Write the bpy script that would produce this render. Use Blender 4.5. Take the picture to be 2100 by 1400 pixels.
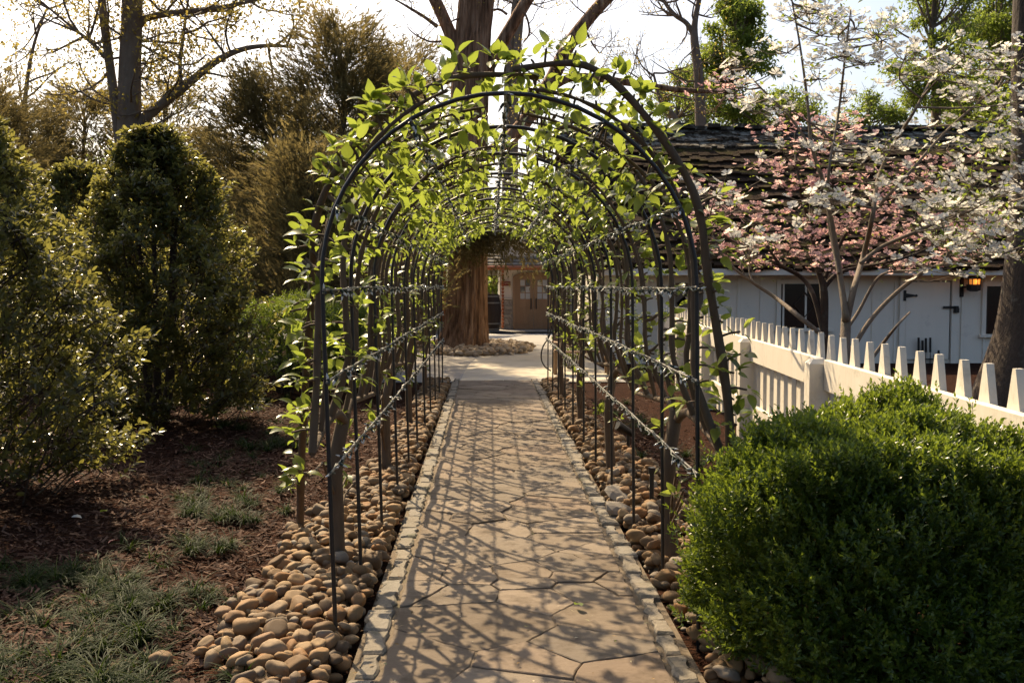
import bpy, bmesh, math, random
import numpy as np
from mathutils import Vector, Matrix, Euler

# ------------------------------------------------------------------ scene, camera, light
for o in list(bpy.data.objects):
    bpy.data.objects.remove(o)
SC = bpy.context.scene
COL = SC.collection
R = math.radians
rnd = random.Random(7)
NP = np.random.default_rng(11)

CAM = Vector((-0.14, 0.0, 1.59))
PITCH, YAW, FPX = R(3.22), R(1.49), 2042.0
cam_d = bpy.data.cameras.new('camera'); cam_d.lens = 35; cam_d.sensor_width = 36
cam_d.clip_start = 0.05; cam_d.clip_end = 2000
cam = bpy.data.objects.new('camera', cam_d); COL.objects.link(cam)
cam.location = CAM; cam.rotation_euler = (R(90) - PITCH, 0, -YAW)
SC.camera = cam
SC.render.resolution_x = 1024; SC.render.resolution_y = 682

SUN_AZ, SUN_EL = R(-26), R(43)            # azimuth measured from the path direction (+Y), negative = left
sun_vec = Vector((math.sin(SUN_AZ) * math.cos(SUN_EL), math.cos(SUN_AZ) * math.cos(SUN_EL), math.sin(SUN_EL)))
W = bpy.data.worlds.new('World'); SC.world = W; W.use_nodes = True
wn = W.node_tree.nodes; wl = W.node_tree.links; wn.clear()
sky = wn.new('ShaderNodeTexSky'); sky.sky_type = 'NISHITA'; sky.sun_disc = False
sky.sun_elevation = SUN_EL; sky.sun_rotation = SUN_AZ
sky.air_density = 1.0; sky.dust_density = 4.5; sky.ozone_density = 1.3; sky.altitude = 0
bg = wn.new('ShaderNodeBackground'); bg.inputs['Strength'].default_value = 0.1
wo = wn.new('ShaderNodeOutputWorld')
wl.new(sky.outputs['Color'], bg.inputs['Color']); wl.new(bg.outputs[0], wo.inputs['Surface'])
sd = bpy.data.lights.new('sun', 'SUN'); sd.energy = 5.0; sd.angle = R(0.55); sd.color = (1.0, 0.79, 0.51)
so = bpy.data.objects.new('sun', sd); COL.objects.link(so)
so.rotation_euler = sun_vec.to_track_quat('Z', 'Y').to_euler()
so.location = (0, 0, 40)
VS = SC.view_settings
VS.view_transform = 'Standard'; VS.look = 'None'; VS.exposure = 0.98; VS.gamma = 1.0; VS.use_curve_mapping = False

try:
    SC.cycles.max_bounces = 7; SC.cycles.diffuse_bounces = 3; SC.cycles.glossy_bounces = 2; SC.cycles.transmission_bounces = 4; SC.cycles.transparent_max_bounces = 4; SC.cycles.volume_bounces = 0
except Exception: pass
CR = cam.rotation_euler.to_matrix()
def at(px, py, Y):
    """world point at depth Y that the photograph shows at pixel (px, py) of 2100 x 1400"""
    d = CR @ Vector(((px - 1050) / FPX, (700 - py) / FPX, -1))
    t = (Y - CAM.y) / d.y
    return CAM + d * t
def ground(px, py, z=0.0):
    d = CR @ Vector(((px - 1050) / FPX, (700 - py) / FPX, -1))
    t = (z - CAM.z) / d.z
    return CAM + d * t

# ------------------------------------------------------------------ mesh helpers
class MB:
    def __init__(s): s.v = []; s.f = []; s.r = []; s.n = 0; s.m = []
    def add(s, V, F, r=0.0, mi=0):
        V = np.asarray(V, float).reshape(-1, 3); F = np.asarray(F, np.int64)
        s.v.append(V); s.f.append(F + s.n)
        s.r.append(np.broadcast_to(np.asarray(r, float), (len(V),)) if np.ndim(r) == 0 else np.asarray(r, float))
        s.m.append((len(F), mi)); s.n += len(V); return s
    def mesh(s, name, mats, smooth=False):
        me = bpy.data.meshes.new(name)
        V = np.concatenate(s.v).astype(np.float32)
        me.vertices.add(len(V)); me.vertices.foreach_set('co', V.ravel())
        loops = np.concatenate([f.ravel() for f in s.f]).astype(np.int32)
        tot = np.concatenate([np.full(len(f), f.shape[1]) for f in s.f]).astype(np.int32)
        st = np.concatenate([[0], np.cumsum(tot)[:-1]]).astype(np.int32)
        me.loops.add(len(loops)); me.loops.foreach_set('vertex_index', loops)
        me.polygons.add(len(tot)); me.polygons.foreach_set('loop_start', st); me.polygons.foreach_set('loop_total', tot)
        me.polygons.foreach_set('material_index', np.concatenate([np.full(n, k) for n, k in s.m]).astype(np.int32))
        me.polygons.foreach_set('use_smooth', np.full(len(tot), smooth, bool))
        me.update(calc_edges=True)
        a = me.attributes.new('rnd', 'FLOAT', 'POINT'); a.data.foreach_set('value', np.concatenate(s.r).astype(np.float32))
        for m in (mats if isinstance(mats, (list, tuple)) else [mats]): me.materials.append(m)
        return me

WORLD = {}
def link(name, data, parent=None, mtx=None):
    o = bpy.data.objects.new(name, data); COL.objects.link(o)
    m = mtx if mtx is not None else Matrix.Identity(4)
    o.matrix_basis = m
    if parent is not None:
        o.parent = parent; o.matrix_parent_inverse = WORLD[parent.name].inverted()
    WORLD[o.name] = m.copy()
    return o
def tag(o, label=None, cat=None, group=None, kind=None):
    if label: o['label'] = label
    if cat: o['category'] = cat
    if group: o['group'] = group
    if kind: o['kind'] = kind
    return o
def thing(name, loc, label, cat, group=None):
    o = link(name, None, None, Matrix.Translation(Vector(loc))); o.empty_display_size = 0.1
    return tag(o, label, cat, group)
def build(mb, name, mats, parent=None, smooth=False, **k):
    o = link(name, mb.mesh(name, mats, smooth), parent)
    return tag(o, **k)

def tube(pts, rads, n=7):
    P = [Vector(p) for p in pts]; m = len(P)
    if np.ndim(rads) == 0: rads = [rads] * m
    V = []; ref = None
    for i in range(m):
        t = (P[min(i + 1, m - 1)] - P[max(i - 1, 0)])
        if t.length < 1e-9: t = Vector((0, 0, 1))
        t.normalize()
        if ref is None:
            ref = Vector((1, 0, 0)) if abs(t.x) < 0.8 else Vector((0, 1, 0))
        u = (ref - t * ref.dot(t))
        if u.length < 1e-6: u = t.orthogonal()
        u.normalize(); w = t.cross(u); ref = u
        for k in range(n):
            a = 2 * math.pi * k / n
            q = P[i] + (u * math.cos(a) + w * math.sin(a)) * rads[i]
            V.append((q.x, q.y, q.z))
    F = []
    for i in range(m - 1):
        for k in range(n):
            F.append((i * n + k, i * n + (k + 1) % n, (i + 1) * n + (k + 1) % n, (i + 1) * n + k))
    return V, F
def add_tube(mb, pts, rads, n=7, r=0.0, mi=0):
    V, F = tube(pts, rads, n)
    mb.add(V, F, r, mi)
    c = len(V)
    # end caps as triangles
    m = len(pts)
    for base, e, flip in ((0, pts[0], True), ((m - 1) * n, pts[-1], False)):
        vv = [V[base + k] for k in range(n)] + [tuple(e)]
        ff = [((k + 1) % n, k, n) if flip else (k, (k + 1) % n, n) for k in range(n)]
        mb.add(vv, ff, r, mi)
BOXF = np.array([(0, 3, 2, 1), (4, 5, 6, 7), (0, 1, 5, 4), (1, 2, 6, 5), (2, 3, 7, 6), (3, 0, 4, 7)])
def add_box(mb, c, s, rz=0.0, r=0.0, mi=0, M=None):
    x, y, z = (q / 2 for q in s)
    V = np.array([(-x, -y, -z), (x, -y, -z), (x, y, -z), (-x, y, -z), (-x, -y, z), (x, -y, z), (x, y, z), (-x, y, z)])
    if M is not None: V = V @ np.array(M.to_3x3()).T
    elif rz:
        ca, sa = math.cos(rz), math.sin(rz); V = V @ np.array([(ca, sa, 0), (-sa, ca, 0), (0, 0, 1)])
    mb.add(V + np.array(c), BOXF, r, mi)
def bevel_box_mesh(name, s, mat, bev=0.004, segs=1):
    bm = bmesh.new(); bmesh.ops.create_cube(bm, size=1)
    bmesh.ops.scale(bm, vec=s, verts=bm.verts)
    if bev: bmesh.ops.bevel(bm, geom=bm.edges[:], offset=bev, segments=segs, affect='EDGES', profile=0.5)
    me = bpy.data.meshes.new(name); bm.to_mesh(me); bm.free(); me.materials.append(mat); return me
def bbox(name, c, s, mat, parent=None, bev=0.004, rz=0.0, rx=0.0, ry=0.0, **k):
    o = link(name, bevel_box_mesh(name, s, mat, bev), parent, Matrix.Translation(Vector(c)) @ Euler((rx, ry, rz)).to_matrix().to_4x4())
    return tag(o, **k)
def prism_y(mb, poly, y0, y1, r=0.0, mi=0):
    """polygon in (x,z) extruded along y (convex fan)"""
    n = len(poly)
    V = [(p[0], y0, p[1]) for p in poly] + [(p[0], y1, p[1]) for p in poly]
    mb.add(V, [(i, (i + 1) % n, n + (i + 1) % n, n + i) for i in range(n)], r, mi)
    mb.add(V, [(0, i, i + 1) for i in range(1, n - 1)] + [(n, n + i + 1, n + i) for i in range(1, n - 1)], r, mi)
def smoothpath(pts, n):
    """Catmull-Rom through pts, n samples per span"""
    P = [Vector(p) for p in pts]; out = []
    for i in range(len(P) - 1):
        a = P[max(i - 1, 0)]; b = P[i]; c = P[i + 1]; d = P[min(i + 2, len(P) - 1)]
        for k in range(n):
            t = k / n
            out.append(0.5 * ((2 * b) + (c - a) * t + (2 * a - 5 * b + 4 * c - d) * t * t + (3 * b - a - 3 * c + d) * t ** 3))
    out.append(P[-1]); return out
def unit(a): return a / np.maximum(np.linalg.norm(a, axis=-1, keepdims=True), 1e-9)
def scatter(mb, T, pos, fwd, up, size, r=None, mi=0):
    """copies of a template (V, [F...]) with +Y along fwd and +Z near up"""
    TV, TF = T; TV = np.asarray(TV, float)
    pos = np.asarray(pos, float).reshape(-1, 3); N = len(pos)
    if N == 0: return
    y = unit(np.asarray(fwd, float).reshape(-1, 3)); u = np.asarray(up, float).reshape(-1, 3)
    x = np.cross(y, u); bad = np.linalg.norm(x, axis=1) < 1e-4
    x[bad] = np.cross(y[bad], np.array([0.3, 0.5, 0.8])); x = unit(x); z = np.cross(x, y)
    B = np.stack([x, y, z], 1) * np.broadcast_to(np.asarray(size, float), (N,))[:, None, None]
    V = np.einsum('kj,njc->nkc', TV, B) + pos[:, None, :]
    k = len(TV); off = (np.arange(N) * k)[:, None, None]
    rr = NP.random(N) if r is None else np.broadcast_to(np.asarray(r, float), (N,))
    first = True; base = mb.n
    for F in TF:
        F = np.asarray(F); G = (F[None] + off).reshape(-1, F.shape[1])
        if first: mb.add(V.reshape(-1, 3), G, np.repeat(rr, k), mi); first = False
        else:
            mb.f.append(G + base); mb.m.append((len(G), mi))
def rdir(n): return unit(NP.normal(size=(n, 3)))

# leaf templates: axis +Y, face +Z, length 1
L_SIMPLE = (np.array([(0, 0, 0), (.23, .42, .07), (0, 1, -.06), (-.23, .42, .07), (0, .5, 0)]), [np.array([(0, 1, 4), (1, 2, 4), (2, 3, 4), (3, 0, 4)])])
L_BOX = (np.array([(0, 0, 0), (.25, .48, .08), (0, 1, -.04), (-.25, .48, .08)]), [np.array([(0, 1, 2), (0, 2, 3)])])
L_HOLLY = (np.array([(0, 0, 0), (.2, .2, .05), (.25, .5, .06), (.17, .8, .03), (0, 1.0, -.07), (-.17, .8, .03), (-.25, .5, .06), (-.2, .2, .05), (0, .5, 0)]),
           [np.array([(0, 1, 8), (1, 2, 8), (2, 3, 8), (3, 4, 8), (4, 5, 8), (5, 6, 8), (6, 7, 8), (7, 0, 8)])])
L_PEAR = (np.array([(-.008, 0, 0), (.008, 0, 0), (-.008, .35, .05), (.008, .35, .05),
                    (0, .33, .04), (0, .55, .05), (0, .9, .03), (0, 1.15, -.03), (0, 1.36, -.12),
                    (.2, .43, .09), (.30, .62, .11), (.29, .86, .09), (.15, 1.13, .02),
                    (-.2, .43, .09), (-.30, .62, .11), (-.29, .86, .09), (-.15, 1.13, .02)]),
          [np.array([(0, 1, 3, 2), (4, 9, 10, 5), (5, 10, 11, 6), (6, 11, 12, 7), (13, 4, 5, 14), (14, 5, 6, 15), (15, 6, 7, 16)]),
           np.array([(7, 12, 8), (16, 7, 8)])])
SPRAY = (np.array([(-.09, .1, 0), (.09, .1, 0.03), (0, 1, .05), (-.10, .22, 0), (.02, .05, .03), (-.45, .72, .06), (.10, .22, 0), (-.02, .05, -.03), (.45, .72, -.06),
                   (-.09, .5, 0), (.03, .33, .02), (-.22, 1.0, -.08), (.09, .5, 0), (-.03, .33, .02), (.24, .95, .11)]),
         [np.array([(0, 1, 2), (3, 4, 5), (6, 7, 8), (9, 10, 11), (12, 13, 14)])])
def flower_template():
    V = []; F = []
    for k in range(4):
        a = k * math.pi / 2; c, s = math.cos(a), math.sin(a); lift = .10 if k % 2 else .06
        pts = [(0.04, 0, 0.02), (.20, .17, .05 + lift * .4), (.42, .25, .06 + lift), (.52, .06, .04 + lift), (.47, 0, .03 + lift), (.52, -.06, .04 + lift), (.42, -.25, .06 + lift), (.20, -.17, .05 + lift * .4), (.28, 0, .0 + lift * .4)]
        b = len(V)
        for (x, y, z) in pts: V.append((c * x - s * y, s * x + c * y, z))
        F += [(b + i, b + (i + 1) % 8, b + 8) for i in range(8)]
    nb = len(F); b = len(V)
    for k in range(5): V.append((.055 * math.cos(k * 1.257), .055 * math.sin(k * 1.257), .05))
    V.append((0, 0, .11)); F2 = [(b + i, b + (i + 1) % 5, b + 5) for i in range(5)]
    # template convention: face +Z, so rotate nothing
    return np.array(V), np.array(F), np.array(F2)
FLV, FLF, FLC = flower_template()

# ------------------------------------------------------------------ materials
def nt(name):
    m = bpy.data.materials.new(name); m.use_nodes = True; t = m.node_tree; t.nodes.clear()
    out = t.nodes.new('ShaderNodeOutputMaterial'); return m, t, out
def ramp(t, cols, pos=None):
    n = t.nodes.new('ShaderNodeValToRGB'); e = n.color_ramp.elements
    k = len(cols)
    while len(e) < k: e.new(0.5)
    for i, c in enumerate(cols):
        e[i].position = (i / (k - 1)) if pos is None else pos[i]; e[i].color = (*c, 1)
    return n
def node(t, ty, **k):
    n = t.nodes.new(ty)
    for a, b in k.items(): setattr(n, a, b)
    return n
def math_n(t, op, a, b=None):
    n = node(t, 'ShaderNodeMath', operation=op)
    for i, q in enumerate((a, b)):
        if q is None: continue
        if isinstance(q, (int, float)): n.inputs[i].default_value = q
        else: t.links.new(q, n.inputs[i])
    return n.outputs[0]
def pos_coord(t, scale=(1, 1, 1), rot=(0, 0, 0), obj=False):
    if obj:
        g = node(t, 'ShaderNodeTexCoord').outputs['Object']
    else:
        g = node(t, 'ShaderNodeNewGeometry').outputs['Position']
    mp = node(t, 'ShaderNodeMapping'); mp.inputs['Scale'].default_value = scale; mp.inputs['Rotation'].default_value = rot
    t.links.new(g, mp.inputs['Vector']); return mp.outputs[0]
def noise(t, vec, scale, detail=5, rough=.6, dist=0.0):
    n = node(t, 'ShaderNodeTexNoise'); n.inputs['Scale'].default_value = scale; n.inputs['Detail'].default_value = detail
    n.inputs['Roughness'].default_value = rough; n.inputs['Distortion'].default_value = dist
    t.links.new(vec, n.inputs['Vector']); return n.outputs['Fac']
def rand_fac(t):
    """per-piece random number: point attribute of joined pieces plus the object's own random"""
    a = node(t, 'ShaderNodeAttribute', attribute_name='rnd'); o = node(t, 'ShaderNodeObjectInfo')
    return math_n(t, 'FRACT', math_n(t, 'ADD', a.outputs['Fac'], o.outputs['Random']))
def mix_col(t, fac, a, b, mode='MIX'):
    n = node(t, 'ShaderNodeMix', data_type='RGBA', blend_type=mode)
    for key, q in ((0, fac), (6, a), (7, b)):
        if isinstance(q, (int, float)): n.inputs[key].default_value = q
        elif isinstance(q, tuple): n.inputs[key].default_value = (*q, 1)
        else: t.links.new(q, n.inputs[key])
    return n.outputs[2]
def surf_mat(name, cols, scale=4, rough=.8, bump=.3, stretch=(1, 1, 1), detail=6, pos=None, rnd_cols=None, rnd_amt=.5, spec=.3,
             bscale=None, bdist=.01, obj=False, dirt=None, metal=0.0, dist=0.0, rot=(0, 0, 0)):
    m, t, out = nt(name); v = pos_coord(t, stretch, rot, obj)
    f = noise(t, v, scale, detail, .62, dist); c = ramp(t, cols, pos); t.links.new(f, c.inputs[0]); col = c.outputs[0]
    if rnd_cols:
        rc = ramp(t, rnd_cols); t.links.new(rand_fac(t), rc.inputs[0]); col = mix_col(t, rnd_amt, col, rc.outputs[0])
    if dirt:
        f2 = noise(t, pos_coord(t), dirt[1], 5, .7); r2 = ramp(t, [(0, 0, 0), (1, 1, 1)], dirt[2]); t.links.new(f2, r2.inputs[0])
        col = mix_col(t, r2.outputs[0], col, dirt[0])
    p = node(t, 'ShaderNodeBsdfPrincipled'); t.links.new(col, p.inputs['Base Color'])
    p.inputs['Roughness'].default_value = rough; p.inputs['Specular IOR Level'].default_value = spec; p.inputs['Metallic'].default_value = metal
    if bump:
        f3 = noise(t, v, bscale or scale * 3, 6, .65); b = node(t, 'ShaderNodeBump'); b.inputs['Strength'].default_value = bump
        b.inputs['Distance'].default_value = bdist; t.links.new(f3, b.inputs['Height']); t.links.new(b.outputs[0], p.inputs['Normal'])
    t.links.new(p.outputs[0], out.inputs[0]); return m
def leaf_mat(name, cols, trans=.45, tcol=None, rough=.4, spec=.5, pos=None):
    m, t, out = nt(name); c = ramp(t, cols, pos); t.links.new(rand_fac(t), c.inputs[0])
    f = noise(t, pos_coord(t), 2.2, 3); col = mix_col(t, math_n(t, 'MULTIPLY', f, .35), c.outputs[0], tuple(x * .6 for x in cols[0]))
    p = node(t, 'ShaderNodeBsdfPrincipled'); t.links.new(col, p.inputs['Base Color'])
    p.inputs['Roughness'].default_value = rough; p.inputs['Specular IOR Level'].default_value = spec
    tr = node(t, 'ShaderNodeBsdfTranslucent')
    if tcol: t.links.new(mix_col(t, .6, col, tcol), tr.inputs[0])
    else: t.links.new(col, tr.inputs[0])
    mx = node(t, 'ShaderNodeMixShader'); mx.inputs[0].default_value = trans
    t.links.new(p.outputs[0], mx.inputs[1]); t.links.new(tr.outputs[0], mx.inputs[2]); t.links.new(mx.outputs[0], out.inputs[0]); return m
def plain(name, col, rough=.5, spec=.4, metal=0.0, emit=None, bump=0, bscale=60):
    m, t, out = nt(name); p = node(t, 'ShaderNodeBsdfPrincipled'); v = pos_coord(t)
    f = noise(t, v, bscale, 4); c = mix_col(t, f, tuple(x * .8 for x in col), tuple(min(1, x * 1.15) for x in col)); t.links.new(c, p.inputs['Base Color'])
    p.inputs['Roughness'].default_value = rough; p.inputs['Specular IOR Level'].default_value = spec; p.inputs['Metallic'].default_value = metal
    if emit: p.inputs['Emission Color'].default_value = (*emit[0], 1); p.inputs['Emission Strength'].default_value = emit[1]
    if bump:
        b = node(t, 'ShaderNodeBump'); b.inputs['Strength'].default_value = bump; b.inputs['Distance'].default_value = .004
        t.links.new(f, b.inputs['Height']); t.links.new(b.outputs[0], p.inputs['Normal'])
    t.links.new(p.outputs[0], out.inputs[0]); return m
M = {}
def mulch_mat():
    m, t, out = nt('mulch'); cols = []
    v1 = node(t, 'ShaderNodeTexVoronoi'); v1.inputs['Scale'].default_value = 42
    n0 = noise(t, pos_coord(t), 18, 3); vec = pos_coord(t, (1, 1.9, 1))
    add = node(t, 'ShaderNodeVectorMath', operation='ADD'); t.links.new(vec, add.inputs[0])
    cmb = node(t, 'ShaderNodeCombineXYZ'); t.links.new(math_n(t, 'MULTIPLY', n0, .25), cmb.inputs[0]); t.links.new(cmb.outputs[0], add.inputs[1])
    t.links.new(add.outputs[0], v1.inputs['Vector'])
    c = ramp(t, [(.005, .0022, .0014), (.024, .0085, .0045), (.046, .0175, .0085), (.085, .036, .019)]); t.links.new(math_n(t, 'FRACT', v1.outputs['Distance']), c.inputs[0])
    sep = node(t, 'ShaderNodeSeparateColor'); t.links.new(v1.outputs['Color'], sep.inputs[0]); t.links.new(sep.outputs[0], c.inputs[0])
    big = noise(t, pos_coord(t), 1.3, 5); col = mix_col(t, math_n(t, 'MULTIPLY', big, .6), c.outputs[0], (.022, .010, .006))
    p = node(t, 'ShaderNodeBsdfPrincipled'); t.links.new(col, p.inputs['Base Color']); p.inputs['Roughness'].default_value = .95
    p.inputs['Specular IOR Level'].default_value = .05
    b = node(t, 'ShaderNodeBump'); b.inputs['Strength'].default_value = .9; b.inputs['Distance'].default_value = .02
    t.links.new(v1.outputs['Distance'], b.inputs['Height']); t.links.new(b.outputs[0], p.inputs['Normal'])
    t.links.new(p.outputs[0], out.inputs[0]); return m
M['mulch'] = mulch_mat()
M['chip'] = surf_mat('mulch chips', [(.022, .010, .006), (.075, .036, .02)], 30, .8, .2, rnd_cols=[(.010, .004, .003), (.042, .017, .010), (.07, .032, .018), (.17, .10, .066)], rnd_amt=.75, spec=.1)
M['flag'] = surf_mat('flagstone', [(.075, .056, .040), (.165, .127, .092), (.25, .20, .15)], 4.5, .85, .6, (1, 1.4, 1), 9, rnd_cols=[(.105, .08, .057), (.19, .147, .105), (.14, .118, .094), (.255, .203, .15), (.175, .125, .088)], rnd_amt=.62,
                     bscale=14, bdist=.012, dirt=((.075, .053, .034), 5, (.5, .75)), spec=.2)
M['mortar'] = surf_mat('mortar', [(.10, .075, .05), (.20, .155, .105)], 14, .95, .8, bscale=70, bdist=.008, dirt=((.06, .065, .02), 2.5, (.58, .75)))
M['edge'] = surf_mat('edging stone', [(.10, .083, .06), (.18, .153, .115), (.25, .22, .17)], 7, .85, .8, rnd_cols=[(.13, .115, .09), (.23, .195, .15), (.20, .19, .17)], rnd_amt=.45, bscale=22, bdist=.015, dirt=((.08, .085, .04), 4, (.58, .75)))
M['pebble'] = surf_mat('river stone', [(.12, .075, .04), (.27, .18, .10)], 9, .78, .35, rnd_cols=[(.075, .040, .015), (.25, .145, .058), (.16, .095, .044), (.34, .225, .11), (.24, .11, .034), (.15, .12, .085), (.31, .215, .12), (.06, .033, .014), (.27, .24, .19)], rnd_amt=.8, bscale=40, bdist=.004, spec=.25, dirt=((.10, .068, .042), 9, (.5, .75)))
M['pale_pebble'] = surf_mat('pale river stone', [(.30, .23, .15), (.46, .37, .26)], 9, .8, .3, rnd_cols=[(.26, .18, .11), (.44, .34, .23), (.52, .43, .32)], rnd_amt=.6, spec=.2)
M['rock'] = surf_mat('pale rock', [(.19, .16, .125), (.32, .275, .22)], 8, .85, .5, bscale=25)
M['iron'] = plain('black iron', (.012, .010, .009), .45, .5, 0, bump=.3)
M['rod'] = plain('zinc rod', (.16, .15, .14), .4, .5, .4)
M['bark_pear'] = surf_mat('pear bark', [(.055, .037, .023), (.15, .105, .066)], 30, .85, .7, (1, 1, .25), bdist=.006, dirt=((.12, .12, .07), 9, (.62, .8)))
M['bark_big'] = surf_mat('furrowed bark', [(.045, .022, .011), (.25, .14, .078), (.44, .29, .185)], 11, .9, 1.0, (1, 1, .07), 8, pos=(.33, .5, .68), bscale=12, bdist=.10)
M['bark_dark'] = surf_mat('dark bark', [(.025, .018, .013), (.09, .065, .048)], 10, .9, .9, (1, 1, .25), bdist=.04, dirt=((.16, .15, .12), 3, (.55, .75)))
M['bark_grey'] = surf_mat('grey bark', [(.10, .075, .053), (.25, .195, .145)], 18, .88, .8, (1, 1, .3), bdist=.015, dirt=((.2, .2, .16), 14, (.58, .72)))
M['leaf_pear'] = leaf_mat('pear leaf', [(.07, .105, .014), (.12, .16, .022), (.17, .20, .034), (.21, .235, .055)], .55, (.38, .46, .06), .34, .5)
M['leaf_box'] = leaf_mat('boxwood leaf', [(.022, .048, .007), (.045, .09, .012), (.09, .15, .02), (.20, .25, .045)], .48, (.30, .37, .03), .34, .5, (0, .45, .8, 1))
M['leaf_holly'] = leaf_mat('holly leaf', [(.04, .05, .016), (.072, .08, .024), (.10, .106, .032), (.155, .15, .046), (.28, .11, .025)], .5, (.34, .31, .065), .3, .5, (0, .4, .8, .97, 1))
M['leaf_cedar'] = leaf_mat('cedar foliage', [(.06, .06, .024), (.105, .095, .038), (.15, .125, .052), (.2, .155, .065)], .52, (.30, .23, .085), .7, .2)
M['leaf_cedar_brown'] = leaf_mat('cedar inner foliage', [(.04, .03, .016), (.075, .05, .026), (.11, .07, .035)], .45, (.17, .11, .045), .8, .15)
M['leaf_young'] = leaf_mat('young yellow leaf', [(.20, .16, .04), (.30, .23, .06), (.36, .30, .09)], .5, (.5, .40, .09), .6, .2)
M['leaf_green'] = leaf_mat('spring green leaf', [(.07, .11, .018), (.11, .16, .026), (.17, .21, .04)], .55, (.34, .42, .06), .5, .3)
M['leaf_dog'] = leaf_mat('dogwood leaf', [(.08, .14, .018), (.13, .19, .025), (.18, .22, .035)], .5, (.36, .42, .05), .45, .3)
M['bract_white'] = leaf_mat('white bract', [(.66, .63, .55), (.75, .73, .67), (.82, .81, .77)], .52, (.86, .82, .70), .6, .2)
M['bract_pink'] = leaf_mat('pink bract', [(.70, .33, .33), (.79, .50, .47), (.82, .66, .61)], .55, (.9, .58, .5), .6, .2)
M['flower_eye'] = plain('flower centre', (.10, .12, .02), .7, .2)
M['grass'] = leaf_mat('lilyturf blade', [(.007, .018, .003), (.012, .027, .005), (.02, .038, .007), (.12, .13, .03)], .22, (.08, .13, .012), .6, .08, (0, .5, .9, 1))
M['litter'] = surf_mat('dry leaf litter', [(.10, .06, .03), (.3, .22, .12)], 30, .9, 0, rnd_cols=[(.08, .045, .02), (.26, .17, .08), (.45, .38, .28), (.16, .18, .05)], rnd_amt=.9, spec=.1)
M['cream'] = surf_mat('cream paint', [(.56, .50, .40), (.70, .65, .55)], 6, .65, .5, (1, 1, .12), bscale=30, bdist=.006, spec=.3, dirt=((.36, .31, .22), 4.5, (.56, .8)))
M['white'] = surf_mat('white board paint', [(.70, .645, .54), (.82, .765, .66)], 4, .65, .25, (1, 1, .1), bscale=40, bdist=.003, spec=.3, dirt=((.45, .42, .37), 2.5, (.6, .9)))
M['shake'] = surf_mat('mossy shake', [(.012, .008, .005), (.034, .021, .013), (.06, .038, .024)], 5, .97, .8, (1, 1, 1), 8, rnd_cols=[(.012, .008, .006), (.042, .026, .017)], rnd_amt=.4, spec=.08, bscale=12, bdist=.05, dirt=((.06, .05, .012), 1.6, (.52, .66)))
M['lichen'] = surf_mat('lichened ridge shake', [(.03, .024, .018), (.09, .073, .055)], 5, .97, .8, spec=.05, bscale=12, bdist=.04, dirt=((.24, .225, .185), 5, (.48, .6)))
M['shingle'] = surf_mat('grey shingle', [(.12, .105, .085), (.24, .215, .18)], 6, .9, .5, (1, 1, 1), rnd_cols=[(.13, .115, .095), (.25, .225, .19)], rnd_amt=.5)
M['copper'] = plain('copper', (.36, .115, .045), .4, .5, .35)
M['wood_door'] = surf_mat('oak door', [(.27, .16, .085), (.43, .275, .155)], 10, .6, .3, (1, 1, .08), bdist=.004)
M['wood_orange'] = surf_mat('stained timber', [(.14, .05, .018), (.23, .085, .03)], 8, .65, .3, (1, 1, .15), bdist=.004)
M['wood_grey'] = surf_mat('weathered board', [(.10, .075, .05), (.22, .175, .13)], 10, .85, .4, (1, 1, .12), bdist=.005)
M['wood_bench'] = surf_mat('bench timber', [(.17, .10, .05), (.28, .18, .095)], 10, .7, .3, (1, .3, 1))
M['barrel'] = surf_mat('dark barrel stave', [(.018, .011, .008), (.05, .03, .02)], 12, .6, .3, (1, 1, .15))
M['concrete'] = surf_mat('pale concrete', [(.42, .37, .285), (.52, .46, .36)], 2.5, .9, .3, bscale=60, bdist=.003, dirt=((.30, .255, .19), 1.2, (.5, .8)))
M['concrete2'] = surf_mat('grey concrete', [(.25, .225, .195), (.33, .30, .26)], 2.5, .9, .3, bscale=60, bdist=.003)
M['court'] = surf_mat('exposed aggregate', [(.22, .205, .185), (.38, .36, .33)], 26, .9, .4, bscale=40, bdist=.006)
M['veneer'] = surf_mat('stone veneer', [(.20, .185, .155), (.36, .33, .28)], 6, .9, .6, bscale=25, rnd_cols=[(.20, .18, .15), (.38, .345, .29)], rnd_amt=.5)
M['black'] = plain('black metal', (.012, .011, .010), .5, .4)
M['dark_glass'] = plain('dark glass', (.012, .011, .010), .12, .6)
M['glass'] = plain('window glass', (.10, .11, .11), .05, .9)
M['cord'] = plain('green cord', (.02, .035, .028), .5, .4)
M['bulb'] = plain('clear bulb', (.62, .62, .58), .2, .6)
M['curtain'] = plain('pale curtain', (.55, .54, .50), .8, .2)
M['lamp_glow'] = plain('amber lamp glass', (.8, .35, .08), .3, .4, 0, ((1.0, .30, .05), .3))
M['sign_red'] = plain('red sign board', (.22, .035, .018), .5, .4)
M['sign_ink'] = plain('cream sign lettering', (.7, .6, .45), .6, .3)

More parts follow.
